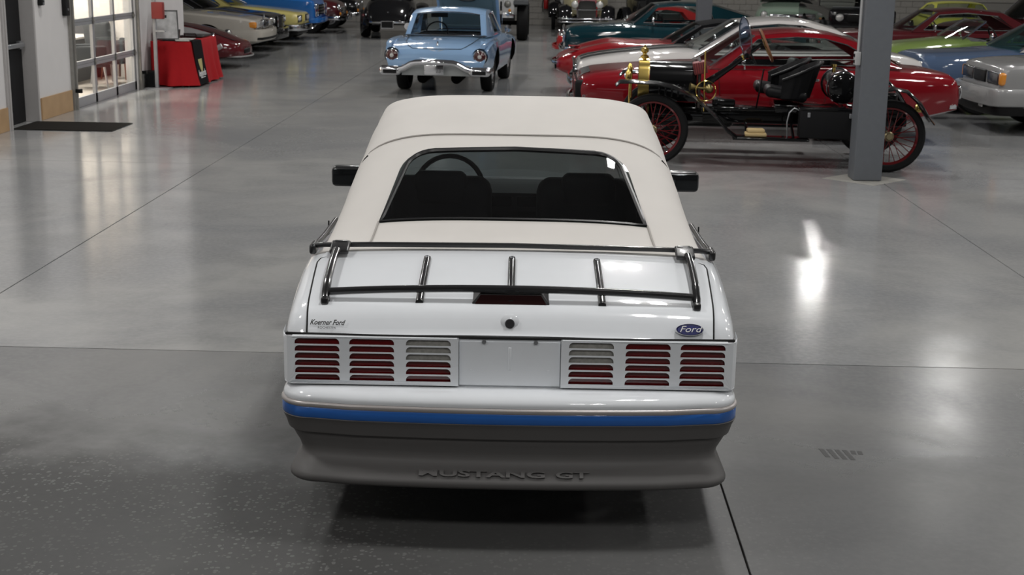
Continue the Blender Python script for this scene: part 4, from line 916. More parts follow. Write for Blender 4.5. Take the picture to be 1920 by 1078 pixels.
# ================================================================ light blue two-seater with hard top, hood raised (middle of the hall)
LBLUE = paint('light_blue_paint', (.24, .38, .58), .22)
t, ft, fp = car('roadster', 'light blue hardtop two seater with round tail lamps and raised hood', (-1.438, 26.83, 0), 85.8, 4.62, LBLUE,
    [(0, .66), (.04, .74), (.2, .80), (.9, .86), (1.75, .915), (2.2, .90), (3.0, .895), (3.5, .90), (4.0, .875), (4.3, .83), (4.48, .77), (4.58, .68), (4.62, .60)],
    [(0, .80), (.08, .86), (.5, .885), (1.5, .87), (2.8, .87), (3.6, .885), (4.2, .865), (4.5, .83), (4.62, .80)],
    [(0, .40), (.3, .30), (.9, .26), (3.6, .26), (4.2, .33), (4.62, .40)], (.85, 3.43, .345, .19, .71, CHROME, 'cap'),
    dict(cowl=(1.78, .915), header=(2.12, 1.27), roof=[(2.5, 1.32), (2.85, 1.315)], rtop=(3.17, 1.245), rbase=(3.48, .925), wb=.74, wr=.60, rinset=.09, rbow=.12, crown=.045, bow=.22, backglass=glass('light_glass', (.75, .8, .8)),
         dlo=[[(2.02, .93), (2.2, 1.22), (2.5, 1.265), (2.72, 1.25), (2.82, .93)]]), cabin=(1.9, 3.25, .64, .42), extra_sec=(2.9, 1.2, 'fin'), glassm=glass('light_glass', (.75, .8, .8)))
UNDB = mat('hood_underside', (.12, .19, .225), .5); DKW = mat('dark_red_lens', (.05, .004, .004), .2, coat=1.0)
ha = radians(50)
hd = obj('raised_hood', xf(rbox(-.68, 0, 0, 1.36, 1.17, .03, .012), (-.28, 0, .86), (0, ha, 0)), LBLUE, t)
hbr = obj('hood_brace', join(*[xf(rbox(-.68+a, b_, -.022, c, d, .02, .006), (-.28, 0, .86), (0, ha, 0)) for a, b_, c, d in ((0, .50, 1.2, .06), (0, -.50, 1.2, .06), (.58, 0, .06, 1.0), (-.58, 0, .06, 1.0))]), UNDB, hd); tag(hbr, kind='stuff')
obj('hood_liner', xf(rbox(-.68, 0, -.018, 1.24, 1.04, .008, .003), (-.28, 0, .86), (0, ha, 0)), UNDB, hd)
obj('scoop_opening', xf(tube([(-.80+.06*sin(a), .15*cos(a)*(1+.3*sin(a)), -.03) for a in [2*pi*k/20 for k in range(20)]], .012, 6, closed=True), (-.28, 0, .86), (0, ha, 0)), BTRIM, hd)
obj('hood_prop', cyl((-.75, .48, .84), (-.62, .50, 1.3), .01, n=6), STEEL, hd)
obj('engine_bay', rbox(-.95, 0, ft(.9)+.012, 1.15, 1.08, .03, .01), UNDER, t)
for sg in (-1, 1):
    o = headlamp(t, -4.605, sg*.712, .645, .094, rear=True, lens=DKW, ring=CHROME); obj('lens_hub', xf(lathe([(.034, .028), (.03, .042), (.001, .048)], 18, 'x'), (-4.60, sg*.712, .645), (0, 0, pi)), mat('hub_white', (.5, .5, .48), .3), o)
    obj('lamp_pod', lathe([(.128, 0), (.135, .05), (.12, .2), (.06, .4)], 28, 'x', (-4.575, sg*.712, .645)), LBLUE, t)
    obj('tail_fin', loft([[(-s, sg*(y-.045), z-.06), (-s, sg*(y+.02), z-.06), (-s, sg*(y+.035), z), (-s, sg*(y+.01), z+.008), (-s, sg*(y-.05), z-.02)] for s, y, z in ((3.2, .80, .88), (3.7, .81, .885), (4.1, .80, .88), (4.45, .785, .862), (4.60, .77, .835))]), LBLUE, t, smooth=60)
    headlamp(t, 0.0, sg*.62, .62, .09); mirror(t, 2.05, sg*.90, .98)
    obj('bumper_guard', rbox(-4.70, sg*.72, .415, .15, .36, .15, .06), CHROME, t)
    obj('guard_port', rbox(-4.774, sg*.72, .40, .012, .22, .06, .012), BLACK, t)
pts = [(-4.50, -.87, .42), (-4.62, -.86, .42), (-4.69, -.78, .42), (-4.72, -.58, .43), (-4.73, -.50, .45), (-4.74, -.38, .52), (-4.75, -.30, .545), (-4.76, 0, .555)]
pts = pts+[(x, -y, z) for x, y, z in pts[-2::-1]]
obj('rear_bumper', tube(pts, .052, 12), CHROME, t)
obj('rear_splash_panel', box(-4.60, 0, .42, .05, 1.1, .17), mat('splash_grey', (.42, .44, .44), .4, .4), t, smooth=None)
pt_ = obj('license_plate', xf(rbox(0, 0, 0, .012, .31, .155, .02), (-4.79, 0, .435), (0, 0, 0)), CHROME, t)
text('plate_digits', '23', .09, DCHROME, pt_, (-4.798, -.07, .42), (pi/2, 0, -pi/2), .002)
obj('trunk_gap', tube([(-s, y, ft(s)*1.0-.012*(abs(y)/.6)**2+.004) for s, y in ((3.62, -.60), (3.9, -.58), (4.2, -.55), (4.42, -.47), (4.50, -.40), (4.51, -.2), (4.515, 0), (4.51, .2), (4.50, .40), (4.42, .47), (4.2, .55), (3.9, .58), (3.62, .60))], .005, 6), GAP, t)
em = obj('trunk_emblem', xf(join(lathe([(.001, .01), (.012, .008), (.02, 0)], 12, 'z')), (-4.42, 0, ft(4.42)+.035), (0, radians(-60), 0), (2.2, .8, 1)), CHROME, t)
obj('emblem_wings', tube([(-4.52, -.11, .735), (-4.535, -.05, .722), (-4.54, 0, .712), (-4.535, .05, .722), (-4.52, .11, .735)], .009, 6), STEEL, em)
obj('roof_edge_trim', tube([(-3.52-.10*(1-(y/.7)**2), y, .912) for y in [-.70+.1*k for k in range(15)]], .010, 6), mat('seal_dark', (.03, .04, .05), .5), t)
for sg in (-1, 1): obj('exhaust_muffler', cyl((-4.2, sg*.28, .26), (-3.6, sg*.28, .28), .09), UNDER, t)
obj('antenna', cyl((-2.2, -.80, .9), (-2.25, -.83, 1.55), .004, n=6), CHROME, t)
obj('sun_visor', rbox(-2.22, .3, 1.22, .03, .3, .12, .01), mat('visor', (.02, .02, .02), .8), t)
# ================================================================ left row, noses towards the aisle
def seat_of(m): return m
MAR = paint('maroon_paint', (.10, .008, .012)); SILVP = paint('silver_paint', (.42, .41, .41), .3, 1, .4)
t, ft, fp = car('sports_car', 'maroon and silver low sports car next to the red table', (-5.95, 27.45, 0), 0, 4.5, MAR,
    [(0, .42), (.04, .50), (.2, .56), (.6, .70), (1.2, .84), (1.7, .88), (3.2, .88), (4.2, .86), (4.46, .74), (4.5, .66)],
    [(0, .50), (.06, .62), (.3, .76), (.8, .87), (2.2, .90), (4.0, .9), (4.4, .84), (4.5, .78)],
    [(0, .24), (.4, .2), (4.1, .22), (4.5, .36)], (.95, 3.5, .33, .22, .75, CHROME, 'spoke'),
    dict(cowl=(1.75, .88), header=(2.35, 1.18), roof=[(2.7, 1.22)], rtop=(3.1, 1.17), rbase=(3.8, .9), wb=.78, wr=.58, trim=None,
         dlo=[[(1.98, .90), (2.4, 1.14), (2.7, 1.17), (3.0, 1.12), (3.3, .91), (2.6, .9)]]), sec='round', cabin=(1.85, 3.1, .6, .4), seatm=mat('olive_cloth', (.10, .11, .07), .8))
for sg in (-1, 1):
    rows = [[(-s, sg*fp(s)*a*1.006, .22+(ft(s)-.22)*h+.004) for s in (.52, .7, .95, 1.3, 1.6, 1.9)] for a, h in ((.985, .50), (.98, .64), (.92, .80), (.80, .91), (.64, .965))]
    obj('silver_fender', grid(rows), SILVP, t, smooth=50)
    headlamp(t, -.50, sg*.66, .60, .085, sg*-.35); headlamp(t, -.36, sg*.58, .52, .05, sg*-.35)
    obj('fog_lamp', lathe([(.05, -.03), (.05, .01), (.001, .03)], 16, 'x', (-.13, sg*.48, .33)), LENS, t)
    b_ = obj('bumper_blade', xf(rbox(0, 0, 0, .30, .05, .10, .02), (-.42, sg*.86, .40), (0, radians(-28), 0)), SILVP, t); obj('blade_stem', cyl((-.4, sg*.84, .38), (-.45, sg*.7, .38), .02, n=8), SILVP, b_)
    obj('hood_stripe', grid([[(-s, sg*y, ft(s)*1.0-.03*(y/.8)**2+.006) for y in (.30, .36, .42)] for s in (.15, .3, .5, .8, 1.1, 1.4, 1.68)]), mat('stripe_dark_maroon', (.035, .006, .008), .3, coat=1.), t, smooth=50)
obj('nose_intake', rbox(-.02, 0, .33, .08, .5, .10, .03), GRB, t); obj('chin_lip', ubar(.02, .6, .24, .03, .04, .4, .08), SILVP, t)
obj('antenna', cyl((-1.35, -.74, .8), (-1.37, -.76, 1.25), .006, n=6), BLACK, t)
CREAM = paint('cream_paint', (.47, .44, .39), .3)
t, ft, fp = car('sedan', 'long cream sedan with amber corner lamp between the maroon and black cars', (-6.18, 30.35, 0), 0, 5.4, CREAM,
    [(0, .62), (.03, .78), (.1, .83), (.8, .92), (1.75, .99), (2.4, .98), (4.2, .99), (5.2, .95), (5.36, .86), (5.4, .7)],
    [(0, .80), (.05, .88), (.5, .95), (2, .985), (4.6, .97), (5.3, .9), (5.4, .82)],
    [(0, .34), (.3, .28), (4.8, .28), (5.4, .36)], (1.05, 4.0, .34, .22, .80, STEEL, 'cap'),
    dict(cowl=(1.75, .985), header=(2.45, 1.40), roof=[(3.0, 1.44), (3.5, 1.43)], rtop=(3.9, 1.38), rbase=(4.45, 1.0), wb=.84, wr=.64, rinset=.12,
         dlo=[[(2.05, 1.0), (2.5, 1.35), (3.0, 1.385), (3.05, 1.0)], [(3.12, 1.0), (3.08, 1.385), (3.5, 1.375), (3.95, 1.02)]]), sec='box', cabin=(1.9, 3.9, .7, .45))
for sg in (-1, 1):
    obj('headlamp', rbox(.0, sg*.58, .72, .06, .44, .13, .02), LENS, t); obj('corner_lamp', rbox(-.10, sg*.85, .72, .22, .10, .13, .03), AMBER, t)
    obj('lamp_trim', rbox(-.02, sg*.62, .645, .1, .5, .02, .008), CHROME, t)
g = obj('grille', rbox(.01, 0, .70, .08, .56, .22, .02), CHROME, t); obj('hood_ornament', tube([(-.03, 0, .82), (.0, 0, .87), (.0, 0, .93)], .02, 8), CHROME, g)
obj('front_bumper', ubar(.08, .92, .50, .26, .10, .6, .06), CREAM, t); obj('bumper_insert', ubar(.14, .93, .44, .05, .03, .55, .06), BLACK, t)
BLKP = paint('black_paint', (.008, .008, .009))
t, ft, fp = car('sedan', 'black sedan with chrome mesh grille between the cream and yellow cars', (-6.32, 32.75, 0), 0, 5.0, BLKP,
    [(0, .60), (.03, .76), (.12, .82), (.8, .90), (1.6, .98), (4.0, 1.0), (4.8, .98), (5.0, .75)],
    [(0, .76), (.05, .84), (.4, .92), (4.2, .93), (4.9, .86), (5.0, .8)], [(0, .26), (.3, .22), (4.6, .24), (5, .34)], (.9, 3.95, .36, .23, .78, CHROME, 'spoke'),
    dict(cowl=(1.6, .98), header=(2.3, 1.38), roof=[(2.9, 1.45)], rtop=(3.7, 1.40), rbase=(4.35, 1.02), wb=.82, wr=.62,
         dlo=[[(1.9, 1.0), (2.35, 1.33), (2.9, 1.38), (3.6, 1.33), (4.0, 1.02)]]), sec='box', glassm=DGLASS)
for sg in (-1, 1):
    o = obj('headlamp', rbox(-.05, sg*.70, .70, .12, .30, .17, .04), CHROME, t); headlamp(t, .015, sg*.66, .70, .06); obj('fog_lamp', lathe([(.05, -.02), (.05, .01), (.001, .03)], 16, 'x', (.05, sg*.6, .36)), LENS, t)
g = obj('grille', rbox(.01, 0, .66, .07, .68, .26, .02), BLACK, t)
for k in range(6): obj('grille_bar', rbox(.05, 0, .56+.04*k, .012, .66, .010, .003), CHROME, g)
obj('grille_frame', tube([(.045, y, z) for y, z in rrect(.70, .28, .03, 3, 0, .66)], .014, 6, closed=True), CHROME, g)
obj('front_bumper', ubar(.07, .86, .40, .24, .10, .5, .06), BLKP, t)
YEL1 = paint('pale_yellow_paint', (.55, .48, .17), .3)
t, ft, fp = car('muscle_car', 'pale yellow coupe with black recessed grille beside the blue pickup', (-6.12, 34.95, 0), 0, 5.0, YEL1,
    [(0, .74), (.03, .785), (.15, .82), (.8, .89), (1.6, .95), (4.2, .96), (4.9, .88), (5.0, .74)],
    [(0, .80), (.06, .88), (.5, .95), (4.4, .95), (5.0, .82)], [(0, .52), (.2, .36), (.5, .28), (4.4, .28), (5, .44)], (1.0, 3.9, .34, .22, .79, STEEL, 'spoke'),
    dict(cowl=(1.6, .95), header=(2.25, 1.30), roof=[(2.8, 1.345)], rtop=(3.5, 1.27), rbase=(4.3, .98), wb=.84, wr=.62,
         dlo=[[(1.9, .97), (2.3, 1.26), (2.8, 1.3), (3.3, 1.24), (3.7, .98)]]), cabin=(1.75, 3.4, .68, .45))
for sg in (-1, 1):
    o = obj('grille_recess', rbox(-.015, sg*.52, .655, .05, .56, .17, .02), GRB, t); headlamp(t, .0, sg*.68, .655, .072); headlamp(t, .0, sg*.48, .655, .072)
    obj('turn_lamp', rbox(.09, sg*.62, .45, .03, .15, .08, .012), GRB, t)
obj('grille_spear', rbox(.012, 0, .655, .05, .14, .2, .03), YEL1, t); obj('front_bumper', ubar(.07, .90, .45, .16, .06, .4, .07), CHROME, t); obj('front_valance', rbox(-.12, 0, .33, .2, 1.5, .14, .04), BLACK, t)
BLU1 = paint('bright_blue_paint', (.02, .14, .46), .25)
t, ft, fp = car('pickup_truck', 'bright blue pickup truck with chrome headlamp bezels in the left row', (-6.10, 37.35, 0), 0, 5.0, BLU1,
    [(0, .84), (.03, 1.0), (.15, 1.06), (.8, 1.10), (1.45, 1.13), (2.2, 1.12), (3.0, 1.08), (4.95, 1.06), (5.0, .9)],
    [(0, .86), (.05, .93), (.4, .96), (4.8, .96), (5, .92)], [(0, .46), (.25, .40), (4.7, .42), (5, .5)], (.85, 3.8, .37, .24, .80, CHROME, 'cap'),
    dict(cowl=(1.45, 1.12), header=(1.85, 1.62), roof=[(2.2, 1.68)], rtop=(2.75, 1.66), rbase=(2.9, 1.13), wb=.84, wr=.72, rbow=.02,
         dlo=[[(1.65, 1.15), (1.95, 1.57), (2.6, 1.6), (2.72, 1.15)]]), sec='box')
g = obj('grille', rbox(.005, 0, .78, .05, 1.1, .26, .02), GRB, t)
for k in range(3): obj('grille_bar', rbox(.03, 0, .70+.08*k, .02, 1.1, .018, .005), CHROME, g)
for sg in (-1, 1):
    o = obj('headlamp_bezel', tube([(.035, sg*.70+y, z) for y, z in rrect(.34, .30, .03, 3, 0, .78)], .018, 6, closed=True), CHROME, t)
    for z in (.85, .71): headlamp(t, .01, sg*.70, z, .055)
obj('front_bumper', ubar(.07, .93, .52, .13, .06, .35, .05), BLU1, t); obj('lower_valance', rbox(-.05, 0, .44, .12, 1.6, .1, .03), BLACK, t)
BURG = paint('burgundy_paint', (.075, .014, .016))
def roundcar(name, label, loc, head, pm, L=4.8):
    t, ft, fp = car(name, label, loc, head, L, pm, [(0, .70), (.04, .84), (.2, .92), (.8, 1.0), (1.6, 1.06), (3.8, 1.05), (4.6, .9), (L, .65)],
        [(0, .72), (.06, .82), (.5, .92), (3.9, .93), (L-.2, .82), (L, .7)], [(0, .42), (.3, .34), (4.3, .34), (L, .46)], (.85, 3.75, .35, .19, .75, CHROME, 'cap'),
        dict(cowl=(1.6, 1.05), header=(2.0, 1.48), roof=[(2.5, 1.56)], rtop=(3.1, 1.50), rbase=(3.8, 1.06), wb=.80, wr=.60, dlo=[[(1.8, 1.08), (2.05, 1.43), (2.5, 1.5), (3.0, 1.44), (3.3, 1.08)]]), sec='round', glassm=DGLASS)
    for sg in (-1, 1): headlamp(t, -.02, sg*.64, .74, .09); obj('park_lamp', lathe([(.05, -.02), (.05, .01), (.001, .03)], 16, 'x', (.02, sg*.62, .56)), AMBER, t)
    g = obj('grille', rbox(.01, 0, .64, .06, .95, .24, .04), CHROME, t)
    for k in range(5): obj('grille_slot', rbox(.035, 0, .56+.04*k, .02, .9, .018, .006), BLACK, g)
    obj('front_bumper', ubar(.11, .88, .45, .13, .07, .4, .06), CHROME, t)
    for sg in (-1, 1): obj('bumper_guard', rbox(.19, sg*.3, .47, .06, .06, .2, .025), CHROME, t)
    return t
roundcar('classic_car', 'burgundy rounded classic with chrome headlamps beyond the blue pickup', (-5.95, 40.6, 0), 0, BURG)
roundcar('classic_car', 'black rounded classic at the end of the left row', (-5.85, 43.6, 0), 0, BLKP)
# ================================================================ middle of the hall, far
t, ft, fp = car('hot_rod', 'glossy black bulbous hot rod coupe seen from its tail', (-4.42, 42.0, 0), 91.5, 4.45, BLKP,
    [(0, .85), (.04, .95), (1.4, 1.05), (1.9, 1.08), (3.2, 1.10), (3.7, 1.02), (4.1, .86), (4.35, .66), (4.45, .50)],
    [(0, .25), (.1, .32), (1.4, .52), (2.2, .66), (3.2, .70), (3.8, .64), (4.2, .56), (4.45, .44)], [(0, .45), (4.0, .36), (4.45, .40)], (.5, 3.35, .37, .24, .70, STEEL, 'steel'),
    dict(cowl=(1.6, 1.06), header=(1.8, 1.42), roof=[(2.2, 1.5)], rtop=(2.8, 1.46), rbase=(3.4, 1.09), wb=.62, wr=.5, trim=None, rinset=.2, dlo=[[(1.75, 1.1), (1.88, 1.38), (2.3, 1.43), (2.6, 1.40), (2.65, 1.1)]]), sec='round', glassm=DGLASS)
def fender(t, name, path, y0, y1, cr, m, n=8, solid=.012):
    rows = []
    for i, (x, z) in enumerate(path):
        a, b_ = path[max(0, i-1)], path[min(len(path)-1, i+1)]; tx, tz = b_[0]-a[0], b_[1]-a[1]; l = sqrt(tx*tx+tz*tz) or 1; nx, nz = -tz/l, tx/l
        if nz < 0 and abs(nz) > .15: nx, nz = -nx, -nz
        rows.append([(x+nx*cr*(1-(2*k/n-1)**2), y0+(y1-y0)*k/n, z+nz*cr*(1-(2*k/n-1)**2)) for k in range(n+1)])
    return obj(name, grid(rows), m, t, smooth=60, solid=solid)
for sg in (-1, 1):
    rings = []
    for k in range(13):
        a = pi*k/12; rings.append([(-3.42+.56*-cos(a), sg*(.56+.27*max(0.02, sin(a))**.6*c), .30+.60*max(.02, sin(a))**.8*s_) for c, s_ in [(cos(b_), sin(b_)) for b_ in [pi*(-.12+.62*j/8) for j in range(9)]]])
    fb_ = obj('rear_fender', grid(rings), BLKP, t, smooth=60)
    headlamp(t, -4.02, sg*.70, .62, .04, rear=True, lens=REDLENS)
    fender(t, 'front_fender', [(-.05, .55), (-.15, .75), (-.45, .82), (-.8, .70), (-1.1, .5), (-1.5, .38)], sg*.50, sg*.86, .05, BLKP)
obj('rear_bumper', ubar(-4.50, .50, .46, .06, .04, .2, .03, rear=True), CHROME, t)
p = obj('plate_frame', tube([(-4.56, y, z) for y, z in rrect(.32, .18, .02, 3, 0, .40)], .012, 6, closed=True), CHROME, t); obj('plate', box(-4.555, 0, .40, .01, .3, .16), BLACK, p, smooth=None)
obj('trunk_handle', rbox(-4.30, 0, .72, .05, .05, .03, .01), CHROME, t)
# lifted white off-roader
JW = paint('jeep_white', (.55, .55, .54), .35); FLARE = mat('flare_grey', (.045, .05, .055), .6)
t = thing('offroad_truck', 'white lifted off-roader with slotted grille and big black tyres', 'truck', (-1.52, 37.75, 0), radians(-90))
obj('body', join(loft([[(-x, y, z) for y, z in ((-.56, .72), (.56, .72), (.62, 1.0), (.60, 1.26), (.4, 1.30), (-.4, 1.30), (-.60, 1.26), (-.62, 1.0))] for x in (.18, .4, 1.5)])), JW, t, smooth=40)
obj('cab', join(loft([[(-x, y, z) for y, z in ((-.78, .62), (.78, .62), (.80, 1.25), (-.80, 1.25))] for x in (1.5, 4.0)])), JW, t, smooth=30)
obj('hard_top', loft([[(-x, y, z) for y, z in ((-.74, 1.25), (.74, 1.25), (.66, h), (-.66, h))] for x, h in ((1.62, 1.3), (2.0, 1.85), (4.0, 1.85))]), BLACK, t, smooth=30)
def slotp(y, z0, z1, w_):
    r = w_/2; return [(y+r*cos(radians(a)), z1-r+r*sin(radians(a))) for a in (0, 45, 90, 135, 180)]+[(y+r*cos(radians(a)), z0+r+r*sin(radians(a))) for a in (180, 225, 270, 315, 360)]
holes = [slotp((k-3)*.088, .80, 1.06, .048) for k in range(7)]
hl = [[(sg*.44+.095*cos(a), .98+.095*sin(a)) for a in [2*pi*k/18 for k in range(18)]] for sg in (-1, 1)]
obj('grille_panel', tess_solid([(-.60, .72), (.60, .72), (.62, .9), (.60, 1.12), (.52, 1.18), (-.52, 1.18), (-.60, 1.12), (-.62, .9)], holes+hl, lambda y, z: (-.13, y, z), (-.03, 0, 0)), JW, t, smooth=None)
obj('radiator', box(-.19, 0, .95, .02, 1.1, .4), GRB, t, smooth=None)
for sg in (-1, 1):
    headlamp(t, -.13, sg*.44, .98, .085, lens=mat('smoke_lens', (.15, .15, .13), .2, .2, 1.)); obj('turn_lamp', lathe([(.04, -.02), (.04, .01), (.001, .02)], 14, 'x', (-.12, sg*.5, .82)), AMBER, t)
    wheel(t, -.62, sg*.84, .47, .30, STEEL, 'truck'); wheel(t, -3.1, sg*.84, .47, .30, STEEL, 'truck')
    fender(t, 'fender_flare', [(-.10, .98), (-.12, 1.06), (-.5, 1.08), (-1.0, 1.06), (-1.15, .9)], sg*.60, sg*1.0, .02, FLARE, solid=.05)
    obj('tow_hook', tube([(.12, sg*.22, .60), (.18, sg*.22, .60), (.18, sg*.22, .66), (.12, sg*.22, .66)], .014, 6), STEEL, t)
    obj('spring_arm', cyl((-.3, sg*.4, .55), (-.62, sg*.5, .42), .04, n=8), UNDER, t)
obj('front_bumper', rbox(.0, 0, .63, .2, 1.30, .17, .03), BLACK, t); w_ = obj('winch', cyl((.05, -.22, .78), (.05, .22, .78), .07, n=14), BLACK, t); pl_ = obj('license_plate', rbox(.14, .46, .70, .01, .30, .14, .01), CHROME, t)
obj('front_axle', cyl((-.62, -.8, .47), (-.62, .8, .47), .06, n=10), UNDER, t); obj('frame', box(-2.0, 0, .56, 3.6, .7, .12), UNDER, t, smooth=None)
# 1930s cars facing the aisle
def vintage(name, label, loc, head, bodym, fendm, shellm, L=3.4, w_=1.0, lamp=True, cabh=1.75, bumper=True):
    t = thing(name, label, 'car', loc, radians(head))
    hb = obj('hood', loft([[(-x, y*k, .62+(z-.62)*q) for y, z in ((-.30, .62), (.30, .62), (.34, .85), (.31, 1.02), (.20, 1.09), (0, 1.11), (-.20, 1.09), (-.31, 1.02), (-.34, .85))] for x, k, q in ((.24, .86, 1.0), (.7, 1.05, 1.02), (1.25, 1.3, 1.06))]), bodym, t, smooth=50)
    obj('radiator_shell', tess_solid([(-.29, .50), (.29, .50), (.31, .9), (.27, 1.06), (.14, 1.10), (0, 1.085), (-.14, 1.10), (-.27, 1.06), (-.31, .9)], [[(-.25, .55), (-.26, .9), (-.22, 1.02), (0, 1.035), (.22, 1.02), (.26, .9), (.25, .55)]], lambda y, z: (-.16, y, z), (-.09, 0, 0)), shellm, t, smooth=40)
    obj('radiator_core', box(-.21, 0, .79, .02, .54, .5), mat('radiator_mesh', (.03, .03, .028), .6, var=.4, scale=60), t, smooth=None)
    obj('radiator_cap', lathe([(.001, 1.16), (.03, 1.15), (.035, 1.12), (.02, 1.09)], 14, 'z', (-.2, 0, 0)), CHROME, t)
    obj('cab', loft([[(-x, y*k, z) for y, z in ((-.62, .55), (.62, .55), (.66, 1.0), (.64, 1.15), (-.64, 1.15), (-.66, 1.0))] for x, k in ((1.25, .68), (1.5, .98), (2.6, 1.04), (L, .8))]), bodym, t, smooth=40)
    g = dict(cowl=(1.42, 1.14), header=(1.52, cabh-.06), roof=[(2.0, cabh)], rtop=(L-.5, cabh-.06), rbase=(L-.35, 1.14), wb=.64, wr=.58, bow=.03, rbow=.03, rinset=.2, trim=None, dlo=[[(1.58, 1.2), (1.64, cabh-.14), (2.1, cabh-.12), (2.15, 1.2)], [(2.25, 1.2), (2.22, cabh-.12), (L-.65, cabh-.14), (L-.6, 1.2)]])
    gh_panels(t, L, g, bodym, None, DGLASS)
    for sg in (-1, 1):
        fender(t, 'front_fender', [(.02, .50), (-.02, .68), (-.14, .80), (-.40, .86), (-.68, .80), (-.95, .60), (-1.2, .42), (-1.4, .36)], sg*.44, sg*.80, .06, fendm)
        fender(t, 'rear_fender', [(-L+1.15, .36), (-L+1.0, .62), (-L+.75, .80), (-L+.45, .82), (-L+.15, .66), (-L+.02, .45)], sg*.58, sg*.82, .05, fendm)
        obj('running_board', rbox(-(1.4+L-1.15)/2, sg*.70, .35, L-1.15-1.4+.1, .24, .03, .01), fendm, t)
        wheel(t, -.42, sg*.66, .37, .12, shellm, 'wire'); wheel(t, -L+.58, sg*.66, .37, .12, shellm, 'wire')
        if lamp:
            o = obj('headlamp', lathe([(.001, -.16), (.06, -.14), (.095, -.04), (.105, .01), (.10, .02)], 22, 'x', (-.02, sg*.36, .93)), CHROME, t); obj('lens', lathe([(.10, .015), (.06, .03), (.001, .04)], 22, 'x', (-.02, sg*.36, .93)), LENS, o)
    if lamp: obj('lamp_bar', tube([(-.08, -.46, .80), (-.06, -.2, .78), (-.06, .2, .78), (-.08, .46, .80)], .015, 6), CHROME, t)
    if bumper:
        for z in (.44, .53): obj('bumper_bar', ubar(.17, .84, z, .05, .025, .16, .04), CHROME, t)
        for sg in (-1, 1): obj('bumper_iron', box(.05, sg*.32, .49, .25, .03, .06), BLACK, t, smooth=None)
    obj('frame', box(-L/2, 0, .48, L-.3, .7, .1), UNDER, t, smooth=None); obj('front_axle', cyl((-.42, -.62, .36), (-.42, .62, .36), .025, n=8), UNDER, t)
    return t
CREAM2 = paint('pale_cream_paint', (.50, .45, .28), .3); SAGE = paint('sage_paint', (.17, .23, .18), .35); DKG = paint('dark_grey_paint', (.04, .042, .045), .35)
vintage('vintage_car', 'cream thirties car with black fenders and chrome grille shell', (1.15, 40.35, 0), -90, CREAM2, BLKP, CHROME)
vintage('vintage_car', 'dark grey vintage car standing behind the cream one', (.86, 44.2, 0), -90, DKG, BLKP, DCHROME, L=3.1, bumper=False)
vintage('vintage_car', 'all black vintage car beyond the teal fastback', (3.45, 38.6, 0), -80, BLKP, BLKP, DCHROME)
roundcar('pickup_truck', 'sage green rounded old pickup near the back wall', (6.85, 40.2, 0), -100, SAGE)
# ================================================================ second row on the right
t, ft, fp = car('boxy_offroader', 'black boxy off-roader parked beyond the maroon hardtop', (7.9, 35.2, 0), -90, 4.3, BLKP,
    [(0, .98), (.04, 1.08), (1.3, 1.14), (1.6, 1.15), (4.2, 1.15), (4.3, 1.0)], [(0, .78), (.05, .84), (4.2, .86), (4.3, .82)], [(0, .52), (4.3, .52)], (.7, 3.3, .40, .26, .78, STEEL, 'truck'),
    dict(cowl=(1.5, 1.14), header=(1.72, 1.75), roof=[(2.4, 1.8)], rtop=(4.1, 1.78), rbase=(4.2, 1.15), wb=.82, wr=.76, bow=.03, rbow=.02, trim=None, dlo=[[(1.75, 1.2), (1.85, 1.68), (2.6, 1.70), (2.65, 1.2)], [(2.75, 1.2), (2.72, 1.70), (3.95, 1.68), (4.0, 1.2)]]), sec='box')
obj('front_bumper', rbox(.08, 0, .62, .12, 1.6, .16, .03), BLACK, t); obj('grille', rbox(.0, 0, .86, .04, .8, .2, .02), GRB, t)
for sg in (-1, 1): headlamp(t, .0, sg*.58, .88, .09)
obj('hood_rail', tube([(-.1, -.75, 1.12), (-.1, .75, 1.12)], .02, 8), FLARE, t)
MAR2 = paint('maroon_paint_two', (.075, .010, .013))
t, ft, fp = car('hardtop_car', 'maroon sixties hardtop behind the green car', (5.55, 28.7, 0), 180, 5.1, MAR2,
    [(0, .70), (.04, .80), (.2, .86), (1.6, .92), (4.2, .93), (5.0, .86), (5.1, .7)], [(0, .84), (.06, .90), (.6, .95), (4.6, .95), (5.1, .86)], [(0, .42), (.3, .3), (4.6, .3), (5.1, .44)], (1.0, 3.9, .34, .2, .79, CHROME, 'cap'),
    dict(cowl=(1.68, .92), header=(2.2, 1.28), roof=[(2.8, 1.33)], rtop=(3.5, 1.28), rbase=(4.2, .95), wb=.86, wr=.66, dlo=[[(1.92, .94), (2.25, 1.23), (2.8, 1.275), (3.4, 1.22), (3.75, .95)]]), cabin=(1.8, 3.5, .7, .45))
for sg in (-1, 1):
    for y in (.72, .50): headlamp(t, .0, sg*y, .62, .08)
    obj('side_spear', tube([(-.1, sg*(fp(.1)+.006), .70), (-2.5, sg*(fp(2.5)+.006), .69), (-5, sg*(fp(5)+.006), .70)], .010, 6), CHROME, t); mirror(t, 2.1, sg*1.0, 1.0)
obj('grille', rbox(.0, 0, .6, .04, .8, .16, .02), CHROME, t); obj('front_bumper', ubar(.08, .92, .46, .12, .06, .4, .05), CHROME, t)
GRN = paint('olive_green_paint', (.16, .23, .06), .3)
